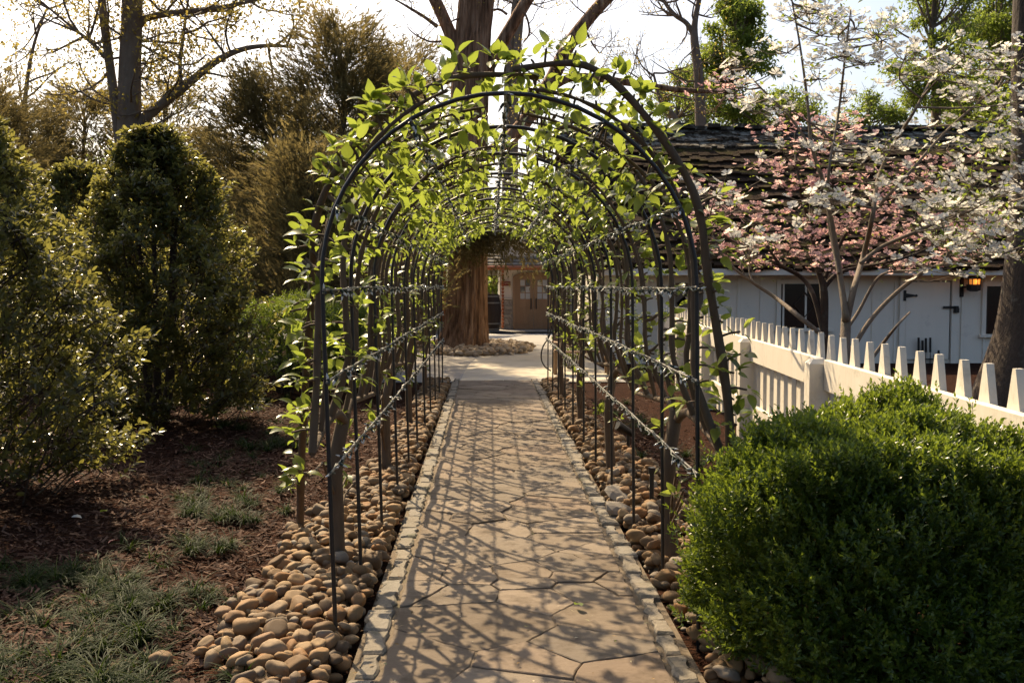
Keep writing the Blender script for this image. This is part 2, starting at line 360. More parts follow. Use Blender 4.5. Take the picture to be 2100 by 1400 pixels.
# ------------------------------------------------------------------ ground sheets
def sheet(name, poly, z, mat, kind='structure', grid=None, **k):
    mb = MB(); n = len(poly)
    c = (sum(p[0] for p in poly) / n, sum(p[1] for p in poly) / n, z)
    V = [(p[0], p[1], z) for p in poly] + [c]
    mb.add(V, [(i, (i + 1) % n, n) for i in range(n)])
    return build(mb, name, mat, None, False, kind=kind, **k)
def grid_ground():
    # coarse far sheet plus a finely undulating near part, one mesh
    xs = np.concatenate([[-300, -120, -50, -25], np.arange(-14, 14.01, .25), [25, 50, 120, 300]])
    ys = np.concatenate([[-60, -20, -6], np.arange(-1, 20.01, .25), [24, 30, 40, 60, 100, 200, 500]])
    X, Y = np.meshgrid(xs, ys, indexing='ij')
    Z = .025 * np.sin(X * 2.1 + 1.3 * np.sin(Y * 1.1)) * np.cos(Y * 1.7 + X * .6) + .015 * np.sin(X * 5.3 + Y * 3.1)
    Z += .03 * np.clip((-1.6 - X) / 2.0, 0, 2)
    mask = ((X > -1.9) & (X < 1.9)) | (Y > 16) | (X > 13.5) | (X < -13.8) | (Y < -.5)
    Z = np.where(mask, -.03, Z)
    n, m = X.shape; idx = np.arange(n * m).reshape(n, m)
    F = np.stack([idx[:-1, :-1], idx[1:, :-1], idx[1:, 1:], idx[:-1, 1:]], -1).reshape(-1, 4)
    mb = MB(); mb.add(np.stack([X, Y, Z], -1).reshape(-1, 3), F)
    return build(mb, 'ground', M['mulch'], None, True, kind='structure')
grid_ground()
PX0, PX1, PY0, PY1 = -.57, .605, 1.6, 16.5
path = sheet('path', [(PX0 - .13, PY0), (PX1 + .13, PY0), (PX1 + .13, PY1), (PX0 - .13, PY1)], .012, M['mortar'])
sheet('courtyard', [(-2.5, 16.45), (2.2, 16.45), (2.0, 24), (2.0, 30), (12, 30), (12, 60), (-9, 60), (-9, 31.5), (-2.6, 28)], -.012, M['court'])
# pale concrete apron with a curved left edge against a greyer slab
q = [ground(a, b) for a, b in ((940, 778), (948, 762), (958, 747), (975, 733), (1010, 728))]
sheet('grey_slab', [(-2.5, 16.5)] + [(q[0].x, 16.5)] + [(p.x, p.y) for p in q[:4]] + [(q[3].x - .6, 22.6), (-2.5, 22.2)], -.006, M['concrete2'])
sheet('concrete_apron', [(q[0].x + .04, 16.5), (2.1, 16.5), (2.0, 22.8), (q[4].x, q[4].y)] + [(p.x + .04, p.y) for p in reversed(q[1:4])], -.002, M['concrete'])
sheet('porch_step', [(-6, 33.2), (9, 33.2), (9, 36), (-6, 36)], .05, M['concrete2'])

# ------------------------------------------------------------------ flagstones (each one a part of the path)
def clip(poly, p, n):
    out = []
    for i in range(len(poly)):
        a, b = poly[i], poly[(i + 1) % len(poly)]
        da = (a[0] - p[0]) * n[0] + (a[1] - p[1]) * n[1]; db = (b[0] - p[0]) * n[0] + (b[1] - p[1]) * n[1]
        if da <= 0: out.append(a)
        if da * db < 0:
            t = da / (da - db); out.append((a[0] + (b[0] - a[0]) * t, a[1] + (b[1] - a[1]) * t))
    return out
def shrink(poly, d):
    n = len(poly); cx = sum(p[0] for p in poly) / n; cy = sum(p[1] for p in poly) / n; res = poly
    for i in range(n):
        a, b = poly[i], poly[(i + 1) % n]; ex, ey = b[0] - a[0], b[1] - a[1]; l = math.hypot(ex, ey)
        if l < 1e-6: continue
        nx, ny = ey / l, -ex / l
        if (cx - a[0]) * nx + (cy - a[1]) * ny > 0: nx, ny = -nx, -ny
        dd = d * rnd.choice([.35, .6, .8, 1.0, 1.3, 2.2])
        res = clip(res, (a[0] - nx * dd, a[1] - ny * dd), (nx, ny))
        if len(res) < 3: return []
    return res
def rough_outline(poly, step, amp):
    out = []
    for i in range(len(poly)):
        a, b = poly[i], poly[(i + 1) % len(poly)]; l = math.hypot(b[0] - a[0], b[1] - a[1]); k = max(1, int(l / step))
        for j in range(k):
            t = j / k; w = amp * (0.4 if j == 0 else 1)
            out.append((a[0] + (b[0] - a[0]) * t + rnd.uniform(-w, w), a[1] + (b[1] - a[1]) * t + rnd.uniform(-w, w)))
    return out
def slab_mesh(name, poly, z0, z1, mat, bev=.006, tilt=.0):
    n = len(poly); cx = sum(p[0] for p in poly) / n; cy = sum(p[1] for p in poly) / n
    tx, ty = rnd.uniform(-tilt, tilt), rnd.uniform(-tilt, tilt)
    def top(x, y, dz=0): return z1 + dz + (x - cx) * tx + (y - cy) * ty
    V = [(p[0], p[1], z0) for p in poly] + [(p[0], p[1], top(p[0], p[1], -bev)) for p in poly]
    ins = []
    for p in poly:
        dx, dy = cx - p[0], cy - p[1]; l = max(math.hypot(dx, dy), 1e-4); k = min(bev * 1.3 / l, .3)
        ins.append((p[0] + dx * k, p[1] + dy * k))
    V += [(x, y, top(x, y)) for x, y in ins] + [(cx, cy, top(cx, cy))]
    mb = MB(); F = []
    for a in (0, n):
        F += [(a + i, a + (i + 1) % n, a + n + (i + 1) % n, a + n + i) for i in range(n)]
    mb.add(V, F); mb.f.append(np.array([(2 * n + i, 2 * n + (i + 1) % n, 3 * n) for i in range(n)])); mb.m.append((n, 0))
    return mb.mesh(name, mat)
sites = []
tries = 0
while tries < 9000:
    tries += 1
    y = rnd.uniform(PY0, PY1); x = rnd.uniform(PX0, PX1); rr = rnd.choice([.2, .38, .5, .6])
    if all(math.hypot((x - a) * .78, (y - b) * 1.2) > max(rr, c) * .98 for a, b, c in sites): sites.append((x, y, rr))
for i, (x, y, rr) in enumerate(sites):
    poly = [(PX0, PY0), (PX1, PY0), (PX1, PY1), (PX0, PY1)]
    for j, (a, b, c) in enumerate(sites):
        if j == i or abs(b - y) > 1.4: continue
        dx, dy = a - x, (b - y); L = math.hypot(dx, dy); w = .5 + .12 * (rr - c) / .5
        poly = clip(poly, (x + dx * w, y + dy * w), (dx / L, dy / L))
        if len(poly) < 3: break
    if len(poly) < 3: continue
    poly = shrink(poly, .0048)
    if len(poly) < 3: continue
    poly = rough_outline(poly, .055, .008)
    link('flagstone', slab_mesh('flagstone', poly, .0, rnd.uniform(.017, .024), M['flag'], .0035, .008), path)
for s, xe in ((-1, PX0 - .012), (1, PX1 + .012)):
    y = PY0
    while y < PY1:
        L = rnd.uniform(.16, .34); w = rnd.uniform(.075, .125); x0 = xe + s * rnd.uniform(.0, .012); x1 = xe + s * w
        poly = [(x0, y + .006), (x1, y + .006 + rnd.uniform(-.01, .02)), (x1 + s * rnd.uniform(-.015, .015), y + L - .006), (x0, y + L - .008)]
        if s < 0: poly = poly[::-1]
        link('edging_stone', slab_mesh('edging_stone', rough_outline(poly, .045, .013), -.02, rnd.uniform(.022, .038), M['edge'], .011, .06), path)
        y += L
# ------------------------------------------------------------------ river stones
def pebble_mesh(name, sub, seed, flat=False):
    r = random.Random(seed); bm = bmesh.new(); bmesh.ops.create_icosphere(bm, subdivisions=sub, radius=1)
    ph = [r.uniform(0, 6) for _ in range(6)]
    cuts = [(Vector((r.gauss(0, 1), r.gauss(0, 1), r.gauss(0, .8))).normalized(), r.uniform(.62, .95)) for _ in range(r.randint(3, 7))]
    for v in bm.verts:
        c = v.co.copy()
        for (n_, d_) in cuts:
            e_ = c.dot(n_) - d_
            if e_ > 0: c = c - n_ * e_ * .8
        k = 1 + .10 * math.sin(2.1 * c.x + ph[0]) + .10 * math.sin(2.3 * c.y + ph[1]) + .06 * math.sin(3.1 * c.z + 2 * c.x + ph[2]) + .05 * math.sin(4 * c.y + ph[3])
        k += .05 * math.sin(5 * c.x + 4 * c.z + ph[4]); v.co = Vector((c.x * k, c.y * k * .72, max(-.52, min(.5, c.z * k * .6))))
        if r.random() < .25 and flat: v.co *= r.uniform(.8, 1.0)
    me = bpy.data.meshes.new(name); bm.to_mesh(me); bm.free()
    me.polygons.foreach_set('use_smooth', [not flat] * len(me.polygons)); me.materials.append(M['pebble']); return me
PEB = [pebble_mesh('river_stone', 3, 50 + i) for i in range(12)]
PEB_LO = [pebble_mesh('river_stone_small', 2, 90 + i) for i in range(8)]
def raw(me):
    V = np.empty(len(me.vertices) * 3, np.float32); me.vertices.foreach_get('co', V)
    F = np.empty(len(me.polygons) * 3, np.int32); me.polygons.foreach_get('vertices', F)
    return V.reshape(-1, 3), F.reshape(-1, 3)
PEB_RAW = [raw(m) for m in PEB_LO]
def pebble_bed(name, inside, x0, x1, y0, y1, n, size, label, base=-.02, own=300, seed=1, meshes=None, mat='pebble'):
    r = random.Random(seed); g = .012; nx = int((x1 - x0) / g) + 3; ny = int((y1 - y0) / g) + 3
    H = np.full((nx, ny), base, float); res = []; tr = 0
    while len(res) < n and tr < n * 14:
        tr += 1; x = r.uniform(x0, x1); y = r.uniform(y0, y1)
        if not inside(x, y): continue
        s = r.choice(size) * r.uniform(.8, 1.15) * .5; rad = s * .75
        i0, i1 = max(0, int((x - x0 - rad) / g)), min(nx, int((x - x0 + rad) / g) + 2); j0, j1 = max(0, int((y - y0 - rad) / g)), min(ny, int((y - y0 + rad) / g) + 2)
        sub = H[i0:i1, j0:j1]
        if sub.size == 0: continue
        zz = float(np.mean(sub)) * .55 + float(sub.max()) * .45
        if zz > .075: continue
        zc = zz + s * .42
        xi = x0 + np.arange(i0, i1) * g - x; yj = y0 + np.arange(j0, j1) * g - y
        d2 = (xi[:, None] ** 2 + yj[None] ** 2) / rad ** 2
        H[i0:i1, j0:j1] = np.where(d2 < 1, np.maximum(sub, zc + s * .5 * np.sqrt(np.clip(1 - d2, 0, 1))), sub)
        res.append((x, y, zc, s))
    root = tag(link(name, None, None, Matrix.Translation(Vector(((x0 + x1) / 2, (y0 + y1) / 2, 0)))), label, 'stone bed')
    # pieces that show largest: nearest ones that are not buried
    def vis(p):
        i, j = int((p[0] - x0) / g), int((p[1] - y0) / g); buried = H[i, j] - (p[2] + p[3] * .5)
        return (p[3] / p[1]) * (0.35 if buried > .015 else 1)
    res.sort(key=vis, reverse=True)
    rest = MB()
    for k, (x, y, z, s) in enumerate(res):
        Mx = Matrix.Translation((x, y, z)) @ Euler((r.uniform(-.45, .45), r.uniform(-.45, .45), r.uniform(0, 6.28))).to_matrix().to_4x4() @ Matrix.Diagonal((s, s * r.uniform(.85, 1.2), s * r.uniform(.8, 1.2), 1))
        if k < own: link('river_stone', (meshes or PEB)[r.randrange(12)], root, Mx)
        else:
            V, F = PEB_RAW[r.randrange(8)]; A = np.array(Mx); rest.add(V @ A[:3, :3].T + A[:3, 3], F, r.random())
    if rest.n: build(rest, 'river_stones', M[mat], root, True, kind='stuff')
    return root
def left_bed(x, y):
    if y < 4.3: o = -1.02 - max(0, (y - 3.7)) * .7
    elif y < 6.6: o = -1.33 + .04 * math.sin(y * 5)
    else: o = -1.33 + (y - 6.6) * .11
    return min(o, -1.1) < x < -.715
def right_bed(x, y): return .75 < x < (1.28 if y < 8 else max(1.28 - (y - 8) * .05, 1.12)) + .04 * math.sin(y * 4)
pebble_bed('stone_bed', left_bed, -1.55, -.74, 3.3, 16.2, 2800, (.05, .065, .08, .095, .115), 'bed of tan river stones along the left edge of the path', seed=3)
pebble_bed('stone_bed', right_bed, .76, 1.36, 3.3, 16.2, 2400, (.05, .065, .08, .095, .115), 'bed of tan river stones along the right edge of the path', seed=4)
tb = ground(955, 716)
PALE = []
for m_ in PEB:
    c_ = m_.copy(); c_.materials.clear(); c_.materials.append(M['pale_pebble']); PALE.append(c_)
pebble_bed('stone_bed', lambda x, y: ((x - tb.x - .25) / 1.45) ** 2 + ((y - 25.0) / 2.6) ** 2 < 1, tb.x - 1.4, tb.x + 1.8, 22.3, 27.4, 700, (.14, .17, .2), 'ring of pale river stones round the foot of the big furrowed trunk', own=150, seed=5, meshes=PALE, mat='pale_pebble')
for a, b, c in ((1253, 1035, .20), (1240, 1063, .15)):
    p = ground(a, b)
    o = link('grey_rock', pebble_mesh('grey_rock', 2, int(a), True), None, Matrix.Translation((p.x + .09, p.y, .07)) @ Euler((.5, .2, .6)).to_matrix().to_4x4() @ Matrix.Diagonal((c * .8, c * .8, c * .45, 1)))
    o.data.materials.clear(); o.data.materials.append(M['rock'])
    tag(o, 'larger flat grey rock among the right hand river stones' if c > .18 else 'smaller flat grey rock just in front of the larger grey one', 'rock')
p = ground(333, 1370)
tag(link('lone_stone', PEB[3], None, Matrix.Translation((p.x, p.y, .04)) @ Matrix.Diagonal((.055, .06, .06, 1))), 'single tan stone lying on the mulch away from the stone bed', 'stone')

# ------------------------------------------------------------------ arbor: hoops and rods
HY = [4.31, 5.2, 6.25, 7.36, 8.45, 9.5, 10.7, 11.8, 12.9, 14.0, 15.1]
HR, HS = .81, 1.60
def lean(z, Y): return -.022 * z * max(0.2, 1 - (Y - 4.3) / 12)
def profile(s, a, off=0.0, Y=8.0):
    """a: 0..1 up the straight side, then 1..2 over the arc to the apex; s side"""
    if a > 2: s, a = -s, 4 - a
    if a <= 1: x, z = s * (.80 + (HR - .80) * a + off), HS * a
    else:
        t = (a - 1) * math.pi / 2; x, z = s * (HR + off) * math.cos(t), HS + (HR + off) * math.sin(t)
    return x + lean(z, Y), z
arbor = thing('garden_arbor', (0, 4.31, 0), 'long tunnel arbor of thin black iron hoops over the flagstone path', 'arbor')
for Y in HY:
    pts = []
    for k in range(9): x, z = profile(-1, k / 8, 0, Y); pts.append((x, Y, z if k else -.08))
    for k in range(1, 25):
        t = k / 24 * 2; x, z = profile(-1, 1 + t, 0, Y) if t <= 1 else profile(1, 1 + (2 - t), 0, Y); pts.append((x, Y + rnd.uniform(-.004, .004), z))
    for k in range(7, -1, -1): x, z = profile(1, k / 8, 0, Y); pts.append((x, Y, z if k else -.08))
    mb = MB(); add_tube(mb, pts, .0098, 8); build(mb, 'hoop', M['iron'], arbor, True)
RODS = [(-1, .49), (-1, .74), (-1, .985), (-1, 1.27), (-1, 1.66), (1, 2.0), (1, 1.66), (1, 1.27), (1, .985), (1, .74), (1, .49)]
ROD_PATH = []
for s, a in RODS:
    pts = [Vector((profile(s, a, -.018, Y)[0], Y, profile(s, a, -.018, Y)[1] + rnd.uniform(-.008, .008))) for Y in np.linspace(4.22, 15.2, 24)]
    ROD_PATH.append(pts); mb = MB(); add_tube(mb, pts, .0055, 6); build(mb, 'rod', M['rod'], arbor, True)
# string lights wound along the rods
def bulb_template():
    mb = MB(); add_tube(mb, [(0, 0, 0), (0, .5, 0)], [.14, .15], 6, 0, 0); add_tube(mb, [(0, .5, 0), (0, .72, 0), (0, 1, 0)], [.10, .11, .02], 6, 0, 1)
    return mb
bm_ = bulb_template(); BULB = bm_.mesh('bulb', [M['cord'], M['bulb']], True)
names = ['lowest on the left side of the arbor', 'second lowest on the left side of the arbor', 'at eye level on the left side of the arbor', 'on the left shoulder of the arch',
         'on the upper left of the arch', 'along the top ridge of the arch', 'on the upper right of the arch', 'on the right shoulder of the arch', 'at eye level on the right side of the arbor', 'second lowest on the right side of the arbor', 'lowest on the right side of the arbor']
for k, (pts, nm) in enumerate(zip(ROD_PATH, names)):
    root = thing('string_light', pts[0], 'fairy lights on green cord, ' + nm, 'string light', 'fairy lights on the arbor rods')
    sp = smoothpath(pts, 6); cp = [p + Vector((.012 * math.sin(i * 1.9 + k), 0, .012 * math.cos(i * 1.9 + k) - .006)) for i, p in enumerate(sp)]
    mb = MB(); add_tube(mb, cp, .0042, 5); build(mb, 'cord', M['cord'], root, True)
    cum = [0]
    for a, b in zip(cp, cp[1:]): cum.append(cum[-1] + (b - a).length)
    d = .03; rest = MB(); cnt = 0
    while d < cum[-1]:
        i = int(np.searchsorted(cum, d)) - 1; i = max(0, min(i, len(cp) - 2)); t = (d - cum[i]) / (cum[i + 1] - cum[i]); p = cp[i].lerp(cp[i + 1], t)
        dr = Vector((rnd.uniform(-1, 1), rnd.uniform(-.9, .9), rnd.uniform(-1.3, .35))).normalized(); L = rnd.uniform(.036, .05)
        if p.y < 7.6:
            q_ = dr.to_track_quat('Y', 'Z').to_matrix().to_4x4(); link('bulb', BULB, root, Matrix.Translation(p) @ q_ @ Matrix.Diagonal((L, L, L, 1)))
        else:
            add_tube(rest, [p, p + dr * L * .5], [L * .14, L * .14], 4, 0, 0); add_tube(rest, [p + dr * L * .5, p + dr * L], [L * .12, L * .02], 4, 0, 1)
        d += rnd.uniform(.035, .12); cnt += 1
    if rest.n: build(rest, 'bulbs', [M['cord'], M['bulb']], root, True, kind='stuff')
# ------------------------------------------------------------------ pear trees trained over the arbor
lm = MB(); lm.add(L_PEAR[0], L_PEAR[1][0]); lm.f.append(L_PEAR[1][1]); lm.m.append((2, 0))
LEAF_VARS = []
for k in range(4):
    V = np.array(L_PEAR[0]); bend = [.0, .25, -.15, .12][k]; V[:, 2] += -bend * np.clip(V[:, 1] - .35, 0, 2) ** 2 + [.0, .12, -.1, .2][k] * V[:, 0] * V[:, 1]
    V[:, 0] *= [1, .88, 1.12, .95][k]
    b = MB(); b.add(V, L_PEAR[1][0]); b.f.append(L_PEAR[1][1]); b.m.append((2, 0)); LEAF_VARS.append((b.mesh('leaf', M['leaf_pear'], True), (V, L_PEAR[1])))
def basis(pos, fwd, up, size):
    y = Vector(fwd).normalized(); x = y.cross(Vector(up))
    if x.length < 1e-4: x = y.orthogonal()
    x.normalize(); z = x.cross(y)
    m = Matrix((x, y, z)).transposed().to_4x4() @ Matrix.Diagonal((size, size, size, 1)); m.translation = pos; return m
class Pear:
    def __init__(s, loc, label, group='pear trees trained over the arbor'):
        s.root = thing('pear_tree', loc, label, 'pear tree', group); s.leaves = []; s.n = 0
    def wood(s, name, pts, rads, n=8, own=True):
        mb = MB(); add_tube(mb, pts, rads, n); return build(mb, name, M['bark_pear'], s.root, True)
    def spur(s, mbw, p, out, k, big=1.0):
        tip = p + out * (rnd.uniform(.02, .06) if rnd.random() < .72 else rnd.uniform(.06, .11)); add_tube(mbw, [p, p.lerp(tip, .5) + Vector((0, 0, .006)), tip], [.006, .006, .005], 5)
        for _ in range(k):
            d = (out * .55 + Vector((rnd.gauss(0, .6), rnd.gauss(0, .6), rnd.gauss(.12, .5)))).normalized()
            up = Vector((rnd.gauss(0, .35), rnd.gauss(0, .35), 1)); s.leaves.append((tip, d, up, rnd.choice([.036, .05, .062, .074, .09]) * rnd.uniform(.9, 1.1) * big, rnd.randrange(4)))
    def finish(s, own):
        s.leaves.sort(key=lambda l: l[3] / l[0].y, reverse=True)
        for (p, d, u, sz, k) in s.leaves[:own]: link('leaf', LEAF_VARS[k][0], s.root, basis(p, d, u, sz))
        rest = s.leaves[own:]
        if rest:
            mb = MB()
            for k in range(4):
                g = [l for l in rest if l[4] == k]
                if g: scatter(mb, LEAF_VARS[k][1], [tuple(l[0]) for l in g], [tuple(l[1]) for l in g], [tuple(l[2]) for l in g], np.array([l[3] for l in g]))
            build(mb, 'leaves', M['leaf_pear'], s.root, True, kind='stuff')
def stem_path(side, start, Y, off, a_end, wob):
    pts = [Vector(start)]
    a0 = min(.97, (start[2] + .3) / HS); k = 0
    a = a0
    while a < a_end:
        x, z = profile(side, a, off + .03 * math.sin(a * 4 + wob), Y); pts.append(Vector((x, Y + .035 * math.sin(a * 3.3 + wob * 2), z))); a += .11
    return pts
def leaf_up_stem(tree, mbw, pts, dens, side, Y):
    cum = 0; nxt = rnd.uniform(.05, .15)
    for i in range(len(pts) - 1):
        seg = (pts[i + 1] - pts[i]); L = seg.length; d = 0
        while cum + L > nxt:
            t = (nxt - cum) / L; p = pts[i].lerp(pts[i + 1], t); z = p.z
            rad = Vector((p.x, 0, max(z - HS, 0) * 1.3)); rad = rad.normalized() if rad.length > .01 else Vector((0, 0, 1))
            inward = rnd.random() < (.42 if z > 1.9 else .16)
            o = (rad * (-.75 if inward else 1) + Vector((rnd.gauss(0, .25), rnd.gauss(0, .6), rnd.gauss(.1, .3)))).normalized()
            top = z > 2.0
            tree.spur(mbw, p, o, rnd.choice([4, 5, 6, 7]) if top else rnd.choice([2, 3, 4, 5, 6]), 1.0)
            nxt += rnd.uniform(.04, .10) / dens * (.50 if top else (.95 if side < 0 else .85))
        cum += L
def pear(side, Y0, tx, label, offs, own, tr=.045, dens=1.0):
    t = Pear((tx, Y0, 0), label); mbw = MB()
    top = Vector((side * .93, Y0 + .05, .88)); tp = [Vector((tx, Y0, -.08)), Vector((tx + .012, Y0, .02)), Vector((tx * .995, Y0 + .02, .35)), Vector((tx * .99, Y0 - .01, .62)), top]
    t.wood('trunk', smoothpath(tp, 4), [tr * (1.35 - .35 * min(1, i / 3)) - .0006 * i for i in range(17)], 10)
    ends = {}
    for sg in (-1, 1):
        oo = [o for o in offs if o * sg > 0.2]
        if not oo: continue
        far = max(oo, key=abs); pts = [top + Vector((0, 0, -.05)), top + Vector((.01 * side, sg * .25, .03)), top + Vector((0.02 * side, sg * .6, .0)), Vector((side * .92, Y0 + far, .84))]
        sp = smoothpath(pts, 4); t.wood('limb', sp, [.028 - .001 * i for i in range(len(sp))], 8); ends[sg] = sp
    for o in offs:
        Y = Y0 + o + rnd.uniform(-.05, .05); sg = 1 if o > 0 else -1
        if abs(o) <= .2 or sg not in ends: st = top
        else: st = min(ends[sg], key=lambda q: abs(q.y - Y))
        off = rnd.uniform(.015, .075); pts = stem_path(side, st, Y, off, rnd.uniform(1.86, 2.12), rnd.uniform(0, 6)); sp = smoothpath(pts, 2)
        r0 = rnd.uniform(.012, .021); t.wood('stem', sp, [r0 * (1 - .62 * i / len(sp)) + .0025 * math.sin(i * 2.3) for i in range(len(sp))], 8)
        leaf_up_stem(t, mbw, sp, dens, side, Y)
        for _ in range(2):                       # pruned side stubs
            p = sp[rnd.randrange(2, len(sp) - 2)]; dr = Vector((side * rnd.uniform(.5, 1), rnd.uniform(-.7, .7), rnd.uniform(.2, .8))).normalized()
            add_tube(mbw, [p, p + dr * .05, p + dr * .09 + Vector((0, 0, .02))], [.012, .011, .008], 6)
    for _ in range(int(9 * dens)):               # leafy low shoots
        p = Vector((tx + side * rnd.uniform(-.04, .05), Y0 + rnd.uniform(-.9, .9), rnd.uniform(.3, .85)))
        t.spur(mbw, p, Vector((side * rnd.uniform(-.4, 1), rnd.uniform(-1, .4), .3)).normalized(), rnd.choice([4, 6, 8]))
        add_tube(mbw, [Vector((tx, Y0, max(.1, p.z - .25))), p.lerp(Vector((tx, Y0, p.z)), .5), p], [.009, .007, .006], 5)
    build(mbw, 'spurs', M['bark_pear'], t.root, True, kind='stuff')
    t.finish(own)
OFF = [-1.05, -.7, -.33, .08, .42, .75, 1.1, 1.4]
ordn = ['nearest', 'second', 'third', 'farthest']
for i, Y0 in enumerate((5.5, 8.25, 10.95, 13.6)):
    for s in (-1, 1):
        pear(s, Y0, (-.985 if s < 0 else .90) + rnd.uniform(-.02, .02), '%s of the thick trunked pear trees trained over the %s side of the arbor' % (ordn[i], 'left' if s < 0 else 'right'), OFF, 300, .047 - .003 * i, [1.0, .85, .75, .7][i] * (.95 if s < 0 else .72))
# two slim stems nearest the camera
def slim(side, pts, label, r0, own=200, dens=.95):
    t = Pear(pts[0], label, None); mbw = MB(); sp = smoothpath(pts, 5)
    t.wood('trunk', sp, [r0 * (1 - .5 * i / len(sp)) + .002 * math.sin(i * 1.7) for i in range(len(sp))], 9)
    leaf_up_stem(t, mbw, [p for p in sp if p.z > .25], dens, side, sp[-1].y); build(mbw, 'spurs', M['bark_pear'], t.root, True, kind='stuff'); t.finish(own)
slim(-1, [Vector((-1.33, 6.3, -.05)), Vector((-1.24, 5.9, .5)), Vector((-1.12, 5.4, 1.05)), Vector((-1.0, 4.95, 1.55)), Vector((-.92, 4.7, 1.95)), Vector((-.68, 4.6, 2.3)), Vector((-.3, 4.56, 2.52)), Vector((.1, 4.55, 2.53))],
     'slim pear stem leaning in at the front left, rooted at the mulch edge', .025)
slim(1, [Vector((.98, 4.75, -.05)), Vector((1.0, 4.62, .5)), Vector((.97, 4.5, 1.0)), Vector((.86, 4.45, 1.6)), Vector((.78, 4.42, 2.0)), Vector((.55, 4.42, 2.35)), Vector((.30, 4.45, 2.56)), Vector((-.02, 4.5, 2.55))],
     'slim pear stem at the front right, rising behind the big boxwood', .026)

# ------------------------------------------------------------------ cream picket fence on the right
FX = lambda y: -.14 + 1.95 + .073 * y            # fence line
FA = math.atan(.073)
fence = thing('picket_fence', (FX(3.6), 3.6, 0), 'cream painted picket fence with heavy square posts on the right', 'fence')
def fpt(y, off, z): return (FX(y) + off * math.cos(FA), y - off * math.sin(FA), z)
def picket_mesh(w, t, h, top, mat, name='picket'):
    mb = MB(); P = [(-w / 2, 0), (w / 2, 0), (w / 2, h - top), (w * .11, h), (-w * .11, h), (-w / 2, h - top)]
    n = 6; V = [(-t / 2, p[0], p[1]) for p in P] + [(t / 2, p[0], p[1]) for p in P]
    mb.add(V, [(i, (i + 1) % n, n + (i + 1) % n, n + i) for i in range(n)])
    mb.f.append(np.array([(0, 5, 2, 1), (5, 4, 3, 2), (6, 7, 8, 11), (11, 8, 9, 10)])); mb.m.append((4, 0))
    return mb.mesh(name, mat)
PK = picket_mesh(.135, .036, 1.17, .20, M['cream'])
y = 3.35; rails = []
while y < 19.3:
    p = fpt(y, .045, .06 + rnd.uniform(-.006, .006))
    link('picket', PK, fence, Matrix.Translation(p) @ Euler((0, rnd.uniform(-.006, .006), -FA)).to_matrix().to_4x4()); y += .296
post_y = [4.4 - 2.75 + 2.75 * i for i in range(0, 7)]
post_y = [1.9, 4.55, 7.23, 10.0, 12.7, 15.4, 18.2, 19.6]
def post_mesh(w, h, mat):
    bm = bmesh.new(); bmesh.ops.create_cube(bm, size=1); bmesh.ops.scale(bm, vec=(w, w, h), verts=bm.verts); bmesh.ops.translate(bm, vec=(0, 0, h / 2), verts=bm.verts)
    bmesh.ops.bevel(bm, geom=[e for e in bm.edges if all(v.co.z > h - .01 for v in e.verts)], offset=.035, segments=1, affect='EDGES')
    me = bpy.data.meshes.new('post'); bm.to_mesh(me); bm.free(); me.materials.append(mat); return me
PM = post_mesh(.15, 1.055, M['cream'])
for y in post_y[2:]: link('post', PM, fence, Matrix.Translation(fpt(y, -.045, 0)) @ Matrix.Rotation(-FA, 4, 'Z'))
for a, b in zip(post_y[:-1], post_y[1:]):
    if b < 4: continue
    a2 = a + .078 if a > 5 else a
    if a < 5 and b < 5: a2 = 3.3
    b2 = b - .078 if b > 5 else b
    L = (b2 - a2) / math.cos(FA); ym = (a2 + b2) / 2
    for z, h in ((.94, .225), (.32, .16)):
        bbox('rail', fpt(ym, .003, z), (.045, L, h), M['cream'], fence, .005, -FA)

